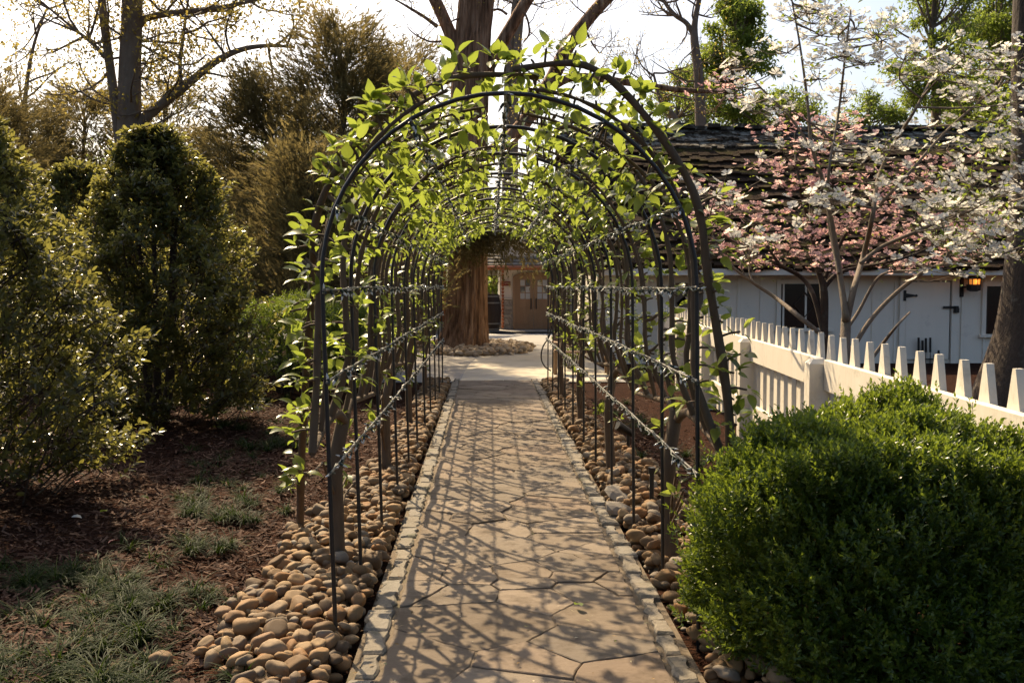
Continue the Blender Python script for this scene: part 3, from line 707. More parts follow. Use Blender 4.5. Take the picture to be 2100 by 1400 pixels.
# ------------------------------------------------------------------ big boxwood
def boxwood(name, c, rad, shoots, leafsize, label, seed, power=2.6, group=None, leaves=(7, 12), trunk=True, spike=None):
    g = np.random.default_rng(seed); root = thing(name, (c[0], c[1], 0), label, 'boxwood', group)
    d = unit(g.normal(size=(shoots, 3))); d[:, 2] = np.where(d[:, 2] < -.55, -d[:, 2], d[:, 2])
    k = (np.abs(d) ** power).sum(1) ** (-1 / power); S = d * k[:, None]
    lump = 1 + .05 * np.sin(3.1 * S[:, 0] + 2.0 * S[:, 1] + seed) + .055 * np.sin(4.3 * S[:, 2] + 3.7 * S[:, 1] + 1) + .045 * np.sin(8.1 * S[:, 0] - 6.3 * S[:, 2]) + .04 * np.sin(11 * S[:, 1] + 9 * S[:, 2] + 2) + .06 * np.sin(14 * S[:, 0] + 9 * S[:, 2] + 1) * np.sin(12 * S[:, 1] + 10 * S[:, 0] + 8 * S[:, 2])
    depth = 1 - np.abs(g.normal(0, .055, shoots)) + np.where(g.random(shoots) < .12, g.uniform(.0, .12, shoots), 0) - np.where(g.random(shoots) < .3, g.uniform(.08, .4, shoots), 0)
    P = S * (lump * depth)[:, None] * np.array(rad)
    if spike:
        for (sx, sy, sr, sh) in spike:
            w = np.exp(-(((P[:, 0] - sx) / sr) ** 2 + ((P[:, 1] - sy) / sr) ** 2)); P[:, 2] += np.where(P[:, 2] > 0, w * sh * g.uniform(.5, 1, shoots), 0)
    P += np.array(c); P = P[P[:, 2] > .02]; N = len(P)
    out = unit((P - np.array(c)) / np.array(rad) ** 2); ax = unit(out * .75 + np.array([0, 0, .75]) + g.normal(0, .33, (N, 3)))
    mb = MB(); L = g.uniform(.045, .095, N) * leafsize / .021
    pos = []; fw = []; up = []; sz = []; rr = []
    nl = leaves[1]; shade = g.random(N)
    for i in range(nl):
        t = i / nl; use = g.random(N) < .93
        ang = (i * 2.4) + shade * 6.28; side = np.cross(ax, np.array([.31, .5, .8])); side = unit(side); s2 = np.cross(ax, side)
        rdr = side * np.cos(ang)[:, None] + s2 * np.sin(ang)[:, None]
        f = unit(rdr * (.95 - .55 * t) + ax * (.45 + .6 * t) + g.normal(0, .15, (N, 3)))
        pos.append((P + ax * (L * (t - .55))[:, None])[use]); fw.append(f[use]); up.append((ax * 1.0 - rdr * .3)[use]); sz.append((leafsize * g.uniform(.75, 1.15, N) * (1 - .25 * t))[use])
        rr.append(np.clip(shade * .75 + .2 * t * t + g.normal(0, .06, N), 0, .99)[use])
    scatter(mb, L_BOX, np.concatenate(pos), np.concatenate(fw), np.concatenate(up), np.concatenate(sz), np.concatenate(rr))
    build(mb, 'foliage', M['leaf_box'], root, False, kind='stuff')
    tw = MB()
    for i in range(34):
        q = P[g.integers(N)]; q = Vector(c) + (Vector(q) - Vector(c)) * .72; b = Vector((c[0] + g.normal(0, .05), c[1] + g.normal(0, .05), .0))
        add_tube(tw, smoothpath([b, b.lerp(q, .5) + Vector((0, 0, .08)), q], 4), [.014 - .0012 * j for j in range(9)], 5)
    build(tw, 'branches', M['bark_dark'], root, True)
    return root
BXC = (1.50, 4.05, .46)
boxwood('boxwood_shrub', BXC, (.72, .68, .62), 18000, .030, 'large dense round boxwood shrub in front of the cream picket fence', 5, 2.25, spike=[(.16, .1, .16, .08), (-.2, .0, .2, .04)])
# clipped balls by the far left fence
pB = ground(600, 800); boxwood('boxwood_shrub', (pB.x, 14.6, .72), (.95, .8, .72), 6500, .034, 'clipped round boxwood in front of the weathered fence, left one', 6, 2.3, leaves=(5, 7))
pB = ground(765, 790); boxwood('boxwood_shrub', (-1.95, 15.0, .68), (.7, .7, .68), 5000, .034, 'clipped round boxwood close behind the arbor, right of its pair', 8, 2.3, leaves=(5, 7))

# ------------------------------------------------------------------ white outbuilding on the right
WY = 20.5
bl, br = at(1225, 600, WY).x, at(2400, 600, WY).x
ob = thing('outbuilding', (bl, WY, 0), 'low white board and batten outbuilding with dark mossy shake roof', 'building')
mb = MB(); add_box(mb, ((bl + br) / 2, WY + 2.5, 1.0), (br - bl, 5.0, 2.4)); build(mb, 'wall', M['white'], ob)
x = bl + .1
while x < br:
    bbox('batten', (x, WY - .014, 1.0), (.045, .03, 2.0), M['white'], ob, .004); x += .47
fx = at(1560, 555, 19.9)
bbox('fascia', ((bl + br) / 2 - .2, 19.86, 1.86), (br - bl + .9, .04, .13), M['white'], ob, .004)
bbox('soffit', ((bl + br) / 2 - .2, 20.2, 1.80), (br - bl + .9, .62, .03), M['white'], ob, .002)
# shake courses
RZ0, RY0, RZ1, RY1 = 1.93, 19.78, 5.45, 24.8
nc = 18; g = np.random.default_rng(21)
sl = math.atan2(RZ1 - RZ0, RY1 - RY0)
for c in range(nc):
    t = c / nc; t2 = (c + 1.25) / nc; mb = MB(); x = bl - .5
    y0, z0 = RY0 + (RY1 - RY0) * t, RZ0 + (RZ1 - RZ0) * t; y1, z1 = RY0 + (RY1 - RY0) * t2, RZ0 + (RZ1 - RZ0) * t2
    while x < br + .4:
        w = g.uniform(.12, .3); dj = g.uniform(-.07, .07) + .05 * math.sin(x * 1.3 + c) + .03 * math.sin(x * 4.1 + 2 * c); th = g.uniform(.01, .04) + .02 * math.sin(x * .9 + c * 1.7) ** 2
        nrm = Vector((0, -math.sin(sl), math.cos(sl))); dn = Vector((0, math.cos(sl), math.sin(sl)))
        a = Vector((x, y0, z0)) - dn * (.03 + dj); b = Vector((x, y1, z1))
        V = []
        for q_, hh in ((a, th + .035), (b, .0)):
            for xx in (0, w * .985):
                for hgt in (-.02, hh + g.uniform(-.006, .006)):
                    V.append(q_ + Vector((xx, 0, 0)) + nrm * hgt)
        mb.add([tuple(v) for v in V], [(0, 2, 3, 1), (1, 3, 7, 5), (4, 5, 7, 6), (0, 1, 5, 4), (2, 6, 7, 3)], g.random())
        x += w
    build(mb, 'shake_course', M['shake'] if c < nc - 3 else M['lichen'], ob)
mb = MB(); x = bl - .5
while x < br + .4:
    w = g.uniform(.2, .4); add_box(mb, (x + w / 2, RY1 - .02 + g.uniform(-.02, .02), RZ1 + .03 + g.uniform(-.03, .05)), (w * .98, .42, .09), 0, g.random()); x += w
build(mb, 'ridge_cap', M['lichen'], ob)
mb = MB(); mb.add([(bl - .5, RY1, RZ1), (br + .4, RY1, RZ1), (br + .4, RY1 + 5, RZ0), (bl - .5, RY1 + 5, RZ0), (bl - .5, RY0 + .1, RZ0 - .03), (br + .4, RY0 + .1, RZ0 - .03)], [(0, 1, 2, 3), (4, 5, 1, 0)]); build(mb, 'roof_deck', M['shake'], ob)
mb = MB(); mb.add([(bl, WY, 2.0), (bl, RY1 + 4.2, 2.0), (bl, RY1, RZ1 - .2)], [(0, 1, 2)]); mb.add([(bl + .1, WY, 2.0), (bl + .1, RY1 + 4.2, 2.0), (bl + .1, RY1, RZ1 - .2)], [(2, 1, 0)]); build(mb, 'gable', M['white'], ob)
def rect_at(px0, px1, py0, py1, Y):
    a = at(px0, py0, Y); b = at(px1, py1, Y); return min(a.x, b.x), max(a.x, b.x), min(a.z, b.z), max(a.z, b.z)
def framed_window(px0, px1, py0, py1, diamond=False, fr=.09):
    x0, x1, z0, z1 = rect_at(px0, px1, py0, py1, WY)
    w = bbox('window', ((x0 + x1) / 2, WY - .012, (z0 + z1) / 2), (x1 - x0, .02, z1 - z0), M['dark_glass'], ob, 0)
    for n_, c_, s_ in (('frame', (x0 - fr / 2, WY - .03, (z0 + z1) / 2), (fr, .05, z1 - z0 + 2 * fr)), ('frame', (x1 + fr / 2, WY - .03, (z0 + z1) / 2), (fr, .05, z1 - z0 + 2 * fr)),
                       ('frame', ((x0 + x1) / 2, WY - .028, z1 + fr / 2), (x1 - x0 - .004, .046, fr)), ('sill', ((x0 + x1) / 2, WY - .055, z0 - fr / 2), (x1 - x0 + 2 * fr + .1, .1, .06))):
        bbox(n_, c_, s_, M['white'], w, .004)
    for xx in (x0 + .02, x1 - .02): bbox('sash', (xx, WY - .026, (z0 + z1) / 2), (.036, .012, z1 - z0 - .006), M['bark_dark'], w, .002)
    if diamond:
        cx, cz = (x0 + x1) / 2 + .02, (z0 + z1) / 2 + .02; mb = MB()
        add_tube(mb, [(cx, WY - .035, cz + .26), (cx + .22, WY - .035, cz), (cx, WY - .035, cz - .26), (cx - .22, WY - .035, cz), (cx, WY - .035, cz + .26)], .018, 6)
        build(mb, 'diamond_ornament', M['bark_dark'], w)
    return w
framed_window(1601, 1692, 582, 672, True); framed_window(2022, 2062, 587, 684)
x0, x1, z0, z1 = rect_at(1857, 1943, 578, 760, WY); z0 = .05
dr = bbox('door', ((x0 + x1) / 2, WY - .022, (z0 + z1) / 2), (x1 - x0, .03, z1 - z0), M['white'], ob, .004)
for n_, c_, s_ in (('gap', (x1 + .012, WY - .008, (z0 + z1) / 2), (.02, .012, z1 - z0)), ('gap', ((x0 + x1) / 2, WY - .008, z1 + .012), (x1 - x0 + .05, .012, .02))): bbox(n_, c_, s_, M['black'], dr, 0)
for c_, s_ in (((x1 + .11, WY - .035, .9), (.15, .05, 1.9)), ((x0 - .07, WY - .035, .9), (.12, .05, 1.9)), (((x0 + x1) / 2, WY - .033, z1 + .085), (x1 - x0 + .08, .046, .12))): bbox('door_trim', c_, s_, M['white'], dr, .004)
hx, hz = at(1853, 606, WY).x, at(1853, 606, WY).z
mb = MB(); add_box(mb, (hx, WY - .07, hz), (.055, .015, .22)); mb.add([(hx, WY - .065, hz + .05), (hx, WY - .065, hz - .05), (hx + .27, WY - .065, hz - .008), (hx + .27, WY - .065, hz + .008)], [(0, 1, 2, 3)])
mb.add([(hx, WY - .075, hz + .05), (hx, WY - .075, hz - .05), (hx + .27, WY - .075, hz - .008), (hx + .27, WY - .075, hz + .008)], [(3, 2, 1, 0)]); add_box(mb, (hx + .24, WY - .07, hz), (.03, .014, .05)); build(mb, 'hinge', M['black'], dr)
lx, lz = at(1936, 630, WY).x, at(1936, 630, WY).z
mb = MB(); add_box(mb, (lx + .08, WY - .07, lz), (.26, .015, .05)); add_tube(mb, [(lx + .22, WY - .085, lz + .03), (lx + .22, WY - .085, lz - .11)], [.05, .055], 9); add_box(mb, (lx + .22, WY - .09, lz - .06), (.11, .04, .09)); build(mb, 'latch', M['black'], dr)
# door with diagonal boards at the left end
x0, x1, z0, z1 = rect_at(1385, 1440, 580, 760, WY); z0 = .05
d2 = bbox('door', ((x0 + x1) / 2, WY - .02, (z0 + z1) / 2), (x1 - x0, .03, z1 - z0), M['wood_grey'], ob, .004, label='weathered door with diagonal boards')
for k in range(7):
    zz = z0 + .2 + k * .25
    bbox('board', ((x0 + x1) / 2, WY - .042, min(zz, z1 - .25)), (.62, .016, .10), M['wood_grey'], d2, .003, ry=-R(40))
# lantern on the wall
lp = at(1975, 600, WY - .1)
la = thing('wall_lantern', (lp.x, WY, lp.z - .3), 'lit black wall lantern with amber glow beside the plank door', 'lantern')
sc_ = .011
def lpx(px, py, Y=WY - .28): return at(px, py, Y)
a = at(1975, 580, WY - .08); bbox('back_plate', (a.x, WY - .03, at(0, 588, WY).z), (.07, .05, .42), M['black'], la, .006)
cx = at(1999, 580, WY - .28).x
zt, ze, zg0, zb0, zb1 = at(0, 553, WY - .28).z, at(0, 572, WY - .28).z, at(0, 586, WY - .28).z, at(0, 584, WY - .28).z, at(0, 598, WY - .28).z
mb = MB(); add_tube(mb, [(cx, WY - .28, zt), (cx, WY - .28, zt - .06), (cx, WY - .28, ze + .02), (cx, WY - .28, ze)], [.03, .09, .18, .20], 8); build(mb, 'roof', M['black'], la)
mb = MB(); add_tube(mb, [(cx, WY - .28, ze - .001), (cx, WY - .28, zb0 + .01)], [.11, .10], 8); build(mb, 'glass', M['lamp_glow'], la)
mb = MB()
for k in range(8): add_box(mb, (cx + .125 * math.cos(k * math.pi / 4), WY - .28 + .125 * math.sin(k * math.pi / 4), (ze + zb0) / 2), (.014, .014, ze - zb0))
build(mb, 'cage', M['black'], la)
mb = MB(); add_tube(mb, [(cx - .02, WY - .28, zb0 + .008), (cx - .02, WY - .28, zb1 + .03), (cx - .02, WY - .28, zb1)], [.15, .14, .07], 8); build(mb, 'base', M['black'], la)
mb = MB(); add_tube(mb, [(a.x, WY - .05, zb0 - .05), (cx - .02, WY - .28, zb0 - .04)], .02, 6); build(mb, 'bracket', M['black'], la)
ld = bpy.data.lights.new('lantern_bulb', 'POINT'); ld.energy = .8; ld.color = (1, .45, .14); ld.shadow_soft_size = .04
lo = bpy.data.objects.new('lantern_bulb', ld); COL.objects.link(lo); lo.location = (cx, WY - .28 - .16, (ze + zb0) / 2)
# rack of fire tools on the door
tr_ = thing('tool_rack', (at(1900, 740, WY - .1).x, WY - .1, .7), 'black rack of long handled fire tools against the plank door', 'tool rack')
rx0, rx1, rz0, rz1 = rect_at(1876, 1934, 736, 768, WY - .12)
mb = MB()
for c_, s_ in ((((rx0 + rx1) / 2, WY - .12, rz1), (rx1 - rx0, .02, .02)), (((rx0 + rx1) / 2, WY - .12, rz0), (rx1 - rx0, .02, .02)), ((rx1, WY - .12, (rz0 + rz1) / 2), (.02, .021, rz1 - rz0)), ((rx0, WY - .12, (rz0 + rz1) / 2), (.02, .021, rz1 - rz0))): add_box(mb, c_, s_)
build(mb, 'rack', M['black'], tr_)
for px, pt, pb in ((1884, 692, 725), (1892, 698, 730), (1899, 693, 722), (1908, 692, 722), (1917, 727, 760), (1925, 718, 760)):
    a = at(px, pt, WY - .14); b = at(px, pb, WY - .14); mb = MB(); add_tube(mb, [a, b], .024, 6); add_tube(mb, [b, (b.x, b.y, rz0)], .008, 5); build(mb, 'tool', M['black'], tr_, True)

# ------------------------------------------------------------------ tasting room at the end of the path
TY = 35.0
tr0 = at(1024, 600, TY).x; tr1 = tr0 + 7.0
tb_ = thing('tasting_room', (tr0, TY, 0), 'pale building with arched double oak doors and grey shingle roof', 'building')
zs = at(0, 614, TY).z; ztop = at(0, 548, TY).z
mb = MB(); add_box(mb, ((tr0 + tr1) / 2, TY + 2.5, 1.5), (tr1 - tr0, 5, 3.0)); build(mb, 'wall', M['white'], tb_)
x = tr0 + .02
while x < tr0 + 3.4:
    bbox('batten', (x, TY - .012, (zs + ztop) / 2), (.03, .024, ztop - zs), M['white'], tb_, .003); x += .2
# stone veneer blocks left and right of the doors
dx0, dx1 = at(1052, 600, TY).x, at(1136, 600, TY).x
def veneer(x0, x1):
    z = .0; k = 0
    while z < zs - .03:
        h = min(rnd.uniform(.14, .26), zs - z); x = x0
        while x < x1 - .02:
            w = min(rnd.uniform(.18, .42), x1 - x)
            bbox('stone', (x + w / 2, TY - .03, z + h / 2), (w - .012, .05 + rnd.uniform(0, .02), h - .012), M['veneer'], tb_, .008); x += w
        z += h
veneer(tr0, dx0 - .02); veneer(dx1 + .02, dx1 + 2.2)
bbox('stone_cap', ((tr0 + dx0) / 2 - .01, TY - .04, zs + .02), (dx0 - tr0 - .03, .08, .045), M['cream'], tb_, .004)
# doors
cxm = (dx0 + dx1) / 2; zsp, zap = at(0, 570, TY).z, at(0, 558, TY).z
def archz(x, x0, x1, lo, hi): u = (x - (x0 + x1) / 2) / ((x1 - x0) / 2); return lo + (hi - lo) * math.sqrt(max(0, 1 - u * u * .92))
mb = MB(); N = 14
for (xa, xb, lo_, hi_, off) in ((dx0, dx1, zsp, zap, -.03),):
    P = [(xa + (xb - xa) * i / N, archz(xa + (xb - xa) * i / N, xa, xb, lo_, hi_)) for i in range(N + 1)]; fr = .075
    Q = [(xa + fr + (xb - xa - 2 * fr) * i / N, archz(xa + fr + (xb - xa - 2 * fr) * i / N, xa, xb, lo_, hi_) - fr) for i in range(N + 1)]
    P = [(xa, .05)] + P + [(xb, .05)]; Q = [(xa + fr, .05)] + Q + [(xb - fr, .05)]
    V = [(p[0], TY - .09, p[1]) for p in P] + [(p[0], TY - .09, p[1]) for p in Q] + [(p[0], TY, p[1]) for p in P] + [(p[0], TY - .04, p[1]) for p in Q]; n = len(P)
    mb.add(V, [(i, n + i, n + i + 1, i + 1) for i in range(n - 1)] + [(i, i + 1, 2 * n + i + 1, 2 * n + i) for i in range(n - 1)] + [(n + i, 3 * n + i, 3 * n + i + 1, n + i + 1) for i in range(n - 1)])
build(mb, 'door_frame', M['wood_door'], tb_)
for sd_ in (0, 1):
    a = dx0 + .075 if sd_ == 0 else cxm + .006; b = cxm - .006 if sd_ == 0 else dx1 - .075
    mb = MB(); xs_ = [a + (b - a) * i / 8 for i in range(9)]; P = [(a, .06)] + [(b, .06)] + [(x_, archz(x_, dx0, dx1, zsp, zap) - .08) for x_ in reversed(xs_)]
    prism_y(mb, P, TY - .045, TY - .01); dl = build(mb, 'door_leaf', M['wood_door'], tb_)
    wx0, wx1 = a + (b - a) * .26, a + (b - a) * .84
    if sd_: wx0, wx1 = a + (b - a) * .18, a + (b - a) * .76
    zt_, zb_ = at(0, 573, TY).z, at(0, 614, TY).z
    for i in range(2):
        for j in range(3):
            pw, ph = (wx1 - wx0) / 2, (zt_ - zb_) / 3
            bbox('pane', (wx0 + pw * (i + .5), TY - .052, zb_ + ph * (j + .5)), (pw - .03, .012, ph - .03), M['curtain'] if (i + j + sd_) % 2 == 0 or j == 0 else M['glass'], dl, 0)
    for i in range(4):
        pw = (wx1 - wx0) / 4; bbox('plank', (wx0 + pw * (i + .5), TY - .052, at(0, 647, TY).z), (pw - .014, .016, at(0, 630, TY).z - at(0, 666, TY).z), M['wood_door'], dl, .003)
    hx_ = cxm + (-.09 if sd_ == 0 else .09); bbox('pull', (hx_, TY - .09, at(0, 623, TY).z), (.035, .04, .38), M['black'], dl, .006)
# roof with shingle courses, copper gutter
ez, ey = at(0, 543, 34.55).z, 34.55; xl = at(990, 545, 34.55).x
nc = 12; pit = R(33)
for c in range(nc):
    mb = MB(); x = xl - .2; L0 = c * .21
    while x < tr1 + .4:
        w = rnd.uniform(.12, .26); y0, z0 = ey + math.cos(pit) * (L0 - .04 + rnd.uniform(-.008, .008)), ez + math.sin(pit) * L0 - .02; y1, z1 = ey + math.cos(pit) * (L0 + .25), ez + math.sin(pit) * (L0 + .25)
        V = [(x, y0, z0), (x + w - .012, y0, z0), (x + w - .012, y0 - .012, z0 + .035), (x, y0 - .012, z0 + .035), (x, y1, z1), (x + w - .012, y1, z1)]
        mb.add(V, [(0, 1, 2, 3), (3, 2, 5, 4)], rnd.random()); x += w
    build(mb, 'shingle_course', M['shingle'], tb_)
mb = MB(); L1 = nc * .21 + .1; mb.add([(xl - .2, ey, ez - .03), (tr1 + .4, ey, ez - .03), (tr1 + .4, ey + math.cos(pit) * L1, ez + math.sin(pit) * L1 - .03), (xl - .2, ey + math.cos(pit) * L1, ez + math.sin(pit) * L1 - .03), (xl - .2, ey + 6, ez - .3), (tr1 + .4, ey + 6, ez - .3)], [(0, 1, 2, 3), (3, 2, 5, 4)]); build(mb, 'roof_deck', M['shingle'], tb_)
gz = at(0, 549, 34.45).z; mb = MB(); add_tube(mb, [(xl, 34.45, gz), (tr1 + .3, 34.45, gz)], .075, 10); build(mb, 'gutter', M['copper'], tb_, True)
# rain chain
rc = at(1031, 560, 34.45); ch = thing('rain_chain', (rc.x, 34.45, .05), 'copper rain chain of small cups hanging from the gutter', 'rain chain')
z = gz - .13; k = 0
while z > .12:
    mb = MB(); add_tube(mb, [(rc.x, 34.45, z - .05), (rc.x, 34.45, z - .035), (rc.x, 34.45, z + .045)], [.02, .04, .055], 8); build(mb, 'cup', M['copper'], ch, True); z -= .118
mb = MB(); add_tube(mb, [(rc.x, 34.45, gz), (rc.x, 34.45, .08)], .006, 5); build(mb, 'chain', M['copper'], ch)
# sign
sx0, sx1, sz0, sz1 = rect_at(1028, 1047, 577, 586, TY - .05)
sg_ = tag(bbox('wall_sign', ((sx0 + sx1) / 2, TY - .06, (sz0 + sz1) / 2), (sx1 - sx0, .025, sz1 - sz0), M['sign_red'], None, .004), 'small red board sign with cream lettering left of the oak doors', 'sign')
def text(s, size, loc, parent, mat):
    cu = bpy.data.curves.new('lettering', 'FONT'); cu.body = s; cu.size = size; cu.align_x = 'CENTER'; cu.align_y = 'CENTER'; cu.extrude = .002
    o = bpy.data.objects.new('tmp', cu); COL.objects.link(o); bpy.context.view_layer.update()
    me = bpy.data.meshes.new_from_object(o.evaluated_get(bpy.context.evaluated_depsgraph_get())); bpy.data.objects.remove(o)
    me.materials.clear(); me.materials.append(mat)
    return link('lettering', me, parent, Matrix.Translation(loc) @ Matrix.Rotation(R(90), 4, 'X'))
text('Tasting Room', .055, ((sx0 + sx1) / 2, TY - .075, (sz0 + sz1) / 2 + .018), sg_, M['sign_ink'])
# wine barrel
bp = at(1007, 680, 33.9); bar = thing('wine_barrel', (bp.x, 33.9, .05), 'dark wooden barrel standing beside the big trunk', 'barrel')
prof = [(0, .27), (.2, .32), (.45, .345), (.7, .32), (.92, .27)]
for k in range(16):
    a0, a1 = k / 16 * 2 * math.pi + .01, (k + 1) / 16 * 2 * math.pi - .01; V = []
    for (h, r_) in prof:
        for a in (a0, a1): V.append((bp.x + r_ * math.cos(a), 33.9 + r_ * math.sin(a), .05 + h * 1.35))
    mb = MB(); mb.add(V, [(2 * i, 2 * i + 1, 2 * i + 3, 2 * i + 2) for i in range(4)]); build(mb, 'stave', M['barrel'], bar)
mb = MB(); add_tube(mb, [(bp.x, 33.9, .06), (bp.x, 33.9, 1.26)], [.265, .262], 16); build(mb, 'head', M['barrel'], bar)
for h, r_ in ((.06, .285), (.25, .33), (.95, .33), (1.17, .285)):
    mb = MB(); add_tube(mb, [(bp.x, 33.9, .05 + h - .025), (bp.x, 33.9, .05 + h + .025)], [r_ + .01, r_ + .01], 20); build(mb, 'band', M['rod'], bar, True)
# stained timber porch to the left of the trunk
tx0, tx1 = at(770, 600, 33).x, at(913, 600, 33).x
ts = thing('timber_porch', (tx0, 33, 0), 'orange stained timber porch seen left of the big trunk', 'building')
bbox('plinth', ((tx0 + tx1) / 2, 33.6, .17), (tx1 - tx0 + .5, 1.4, .42), M['concrete2'], ts, .01)
k = 0; x = tx0
while x < tx1 - .15:
    bbox('board', (x + .11, 33.4, 1.5), (.21, .05, 2.3), M['wood_orange'], ts, .004); x += .22
bbox('post', (tx1 - .06, 33.2, 1.45), (.17, .17, 2.5), M['wood_orange'], ts, .006)
bbox('beam', ((tx0 + tx1) / 2, 33.2, 2.62), (tx1 - tx0 + .4, .16, .2), M['wood_orange'], ts, .006)
mb = MB(); mb.add([(tx0 - .5, 32.7, 2.75), (tx1 + .4, 32.7, 2.75), (tx1 + .4, 36, 4.4), (tx0 - .5, 36, 4.4)], [(0, 1, 2, 3)]); mb.add([(tx0 - .5, 32.7, 2.83), (tx1 + .4, 32.7, 2.83), (tx1 + .4, 36, 4.48), (tx0 - .5, 36, 4.48)], [(0, 1, 2, 3)])
build(mb, 'roof', M['shingle'], ts)
# timber bench by the end of the arbor, with a black cable
bn = thing('timber_bench', (1.25, 17.8, 0), 'timber bench end at the far right end of the arbor', 'bench')
for dx in (0, .95):
    bbox('leg', (1.10 + dx, 17.7, .22), (.06, .09, .46), M['wood_bench'], bn, .006, 0, R(8)); bbox('leg', (1.10 + dx, 18.1, .34), (.06, .09, .70), M['wood_bench'], bn, .006, 0, -R(10))
    bbox('armrest', (1.10 + dx, 17.85, .56), (.09, .56, .04), M['wood_bench'], bn, .006)
for k in range(4): bbox('seat_slat', (1.57, 17.66 + k * .11, .40), (1.0, .09, .03), M['wood_bench'], bn, .004)
for k in range(3): bbox('back_slat', (1.57, 18.13 + k * .01, .5 + k * .1), (1.0, .025, .08), M['wood_bench'], bn, .004)
cb = [at(a, b, 17.5) for a, b in ((1131, 668), (1126, 690), (1113, 712), (1110, 735), (1118, 752), (1130, 760))]
mb = MB(); add_tube(mb, smoothpath(cb, 5), .012, 6); tag(build(mb, 'power_cable', M['black'], None, True), 'thin black cable hanging in a loop beside the bench', 'cable')
# small spotlights in the right bed
for (px, py, lab) in ((1288, 905, 'small black spotlight on a stake among the right hand pear trunks'), (1336, 1058, 'short black stake light in the right stone bed')):
    p = ground(px, py + 30) if px < 1300 else ground(px, py)
    t = thing('garden_spotlight', (p.x, p.y, 0), lab, 'garden light'); mb = MB(); add_tube(mb, [(p.x, p.y, -.03), (p.x, p.y, .30 if px > 1300 else .22)], .016, 7); build(mb, 'stake', M['black'], t)
    mb = MB(); zz = .30 if px > 1300 else .24
    add_tube(mb, [(p.x + .05, p.y + .02, zz - .04), (p.x - .11, p.y - .05, zz + .06)] if px < 1300 else [(p.x, p.y, zz - .005), (p.x, p.y, zz + .04)], [.03, .045] if px < 1300 else [.024, .026], 10); build(mb, 'head', M['black'], t, True)
# weathered fence on the far left
lf = thing('weathered_fence', (-8, 19, 0), 'weathered grey picket fence behind the shrubs on the left', 'fence')
LP = picket_mesh(.11, .03, 1.32, .1, M['wood_grey']); x = -8.6
while x < -2.45:
    link('picket', LP, lf, Matrix.Translation((x, 19.05, .05)) @ Matrix.Rotation(R(90), 4, 'Z')); x += .215
for z in (1.45, .45): bbox('rail', (-5.5, 18.98, z), (6.3, .07, .15), M['wood_grey'], lf, .004)
for x in (-8.5, -6.5, -4.5, -2.5): bbox('post', (x, 18.9, .8), (.14, .14, 1.65), M['wood_grey'], lf, .008)

# ------------------------------------------------------------------ evergreen shrubs and cedars
def holly(c, rx, h, z0, twigs, leafsize, label, seed, stems=3, per=13):
    g = np.random.default_rng(seed); root = thing('holly_shrub', (c[0], c[1], 0), label, 'holly shrub', 'tall hollies on the left')
    u = g.random(twigs * 3) ** 1.05; zz = z0 + u * (h - z0); f = np.sin(np.clip(.24 + u * .73, 0, 1) * math.pi) ** .62 * (1.08 - .42 * u)
    a = g.random(twigs * 3) * 6.283; lump = 1 + .17 * np.sin(a * 3 + zz * 2.3 + seed) + .15 * np.sin(a * 5 - zz * 4.1) + .10 * np.sin(a * 9 + zz * 7) + np.where(g.random(twigs * 3) < .08, g.uniform(0, .25, twigs * 3), 0)
    r = rx * f * lump * (1 - np.abs(g.normal(0, .2, twigs * 3)))
    keep = (np.sin(a * 4 + zz * 5 + seed) + np.sin(a * 7 - zz * 9) + g.normal(0, .8, twigs * 3)) > -.6
    a, zz, r = a[keep][:twigs], zz[keep][:twigs], r[keep][:twigs]; N = len(a)
    P = np.stack([c[0] + r * np.cos(a), c[1] + r * np.sin(a), zz], 1)
    ax = unit(np.stack([np.cos(a), np.sin(a), np.full(N, .55)], 1) + g.normal(0, .4, (N, 3))); L = g.uniform(.14, .3, N)
    side = unit(np.cross(ax, np.array([.31, .5, .8]))); s2 = np.cross(ax, side); pos = []; fw = []; up = []; sz = []
    ph = g.random(N) * 6.28; rr = []; shade = g.random(N)
    for i in range(per):
        t = i / per; ang = i * 2.4 + ph; rd = side * np.cos(ang)[:, None] + s2 * np.sin(ang)[:, None]
        use = g.random(N) < .9
        pos.append((P + ax * (L * (t - .7))[:, None])[use]); fw.append(unit(rd * (.9 - .3 * t) + ax * (.3 + .6 * t) + g.normal(0, .2, (N, 3)))[use]); up.append((np.array([0, 0, .9]) + ax * .3 + g.normal(0, .35, (N, 3)))[use])
        sz.append((leafsize * g.uniform(.7, 1.2, N))[use]); rr.append(np.where(g.random(N) < .004, .999, np.clip(shade * .8 + g.normal(0, .1, N), 0, .965))[use])
    mb = MB(); scatter(mb, L_HOLLY, np.concatenate(pos), np.concatenate(fw), np.concatenate(up), np.concatenate(sz), np.concatenate(rr)); build(mb, 'foliage', M['leaf_holly'], root, False, kind='stuff')
    tw = MB()
    for i in range(N):
        if i % 3: continue
        p = Vector(P[i]); add_tube(tw, [p - Vector(ax[i]) * L[i] * 1.6 - Vector((0, 0, .05)), p - Vector(ax[i]) * L[i] * .6, p + Vector(ax[i]) * L[i] * .3], [.007, .005, .003], 4)
    build(tw, 'twigs', M['bark_dark'], root)
    for k in range(stems):
        an = k * 2.2 + seed; b = Vector((c[0] + .05 * math.cos(an), c[1] + .05 * math.sin(an), -.06)); e = Vector((c[0] + .28 * math.cos(an), c[1] + .28 * math.sin(an), h * .85))
        pts = smoothpath([b, b.lerp(e, .3) + Vector((.05 * math.cos(an), .05 * math.sin(an), 0)), b.lerp(e, .65), e], 4); mb = MB(); add_tube(mb, pts, [.055 - .0036 * j for j in range(len(pts))], 8); build(mb, 'stem', M['bark_dark'], root, True)
    return root
holly((-4.0, 7.4), 1.12, 2.85, .22, 2300, .062, 'tall dark holly at the left edge of the picture, nearest of the hollies', 31)
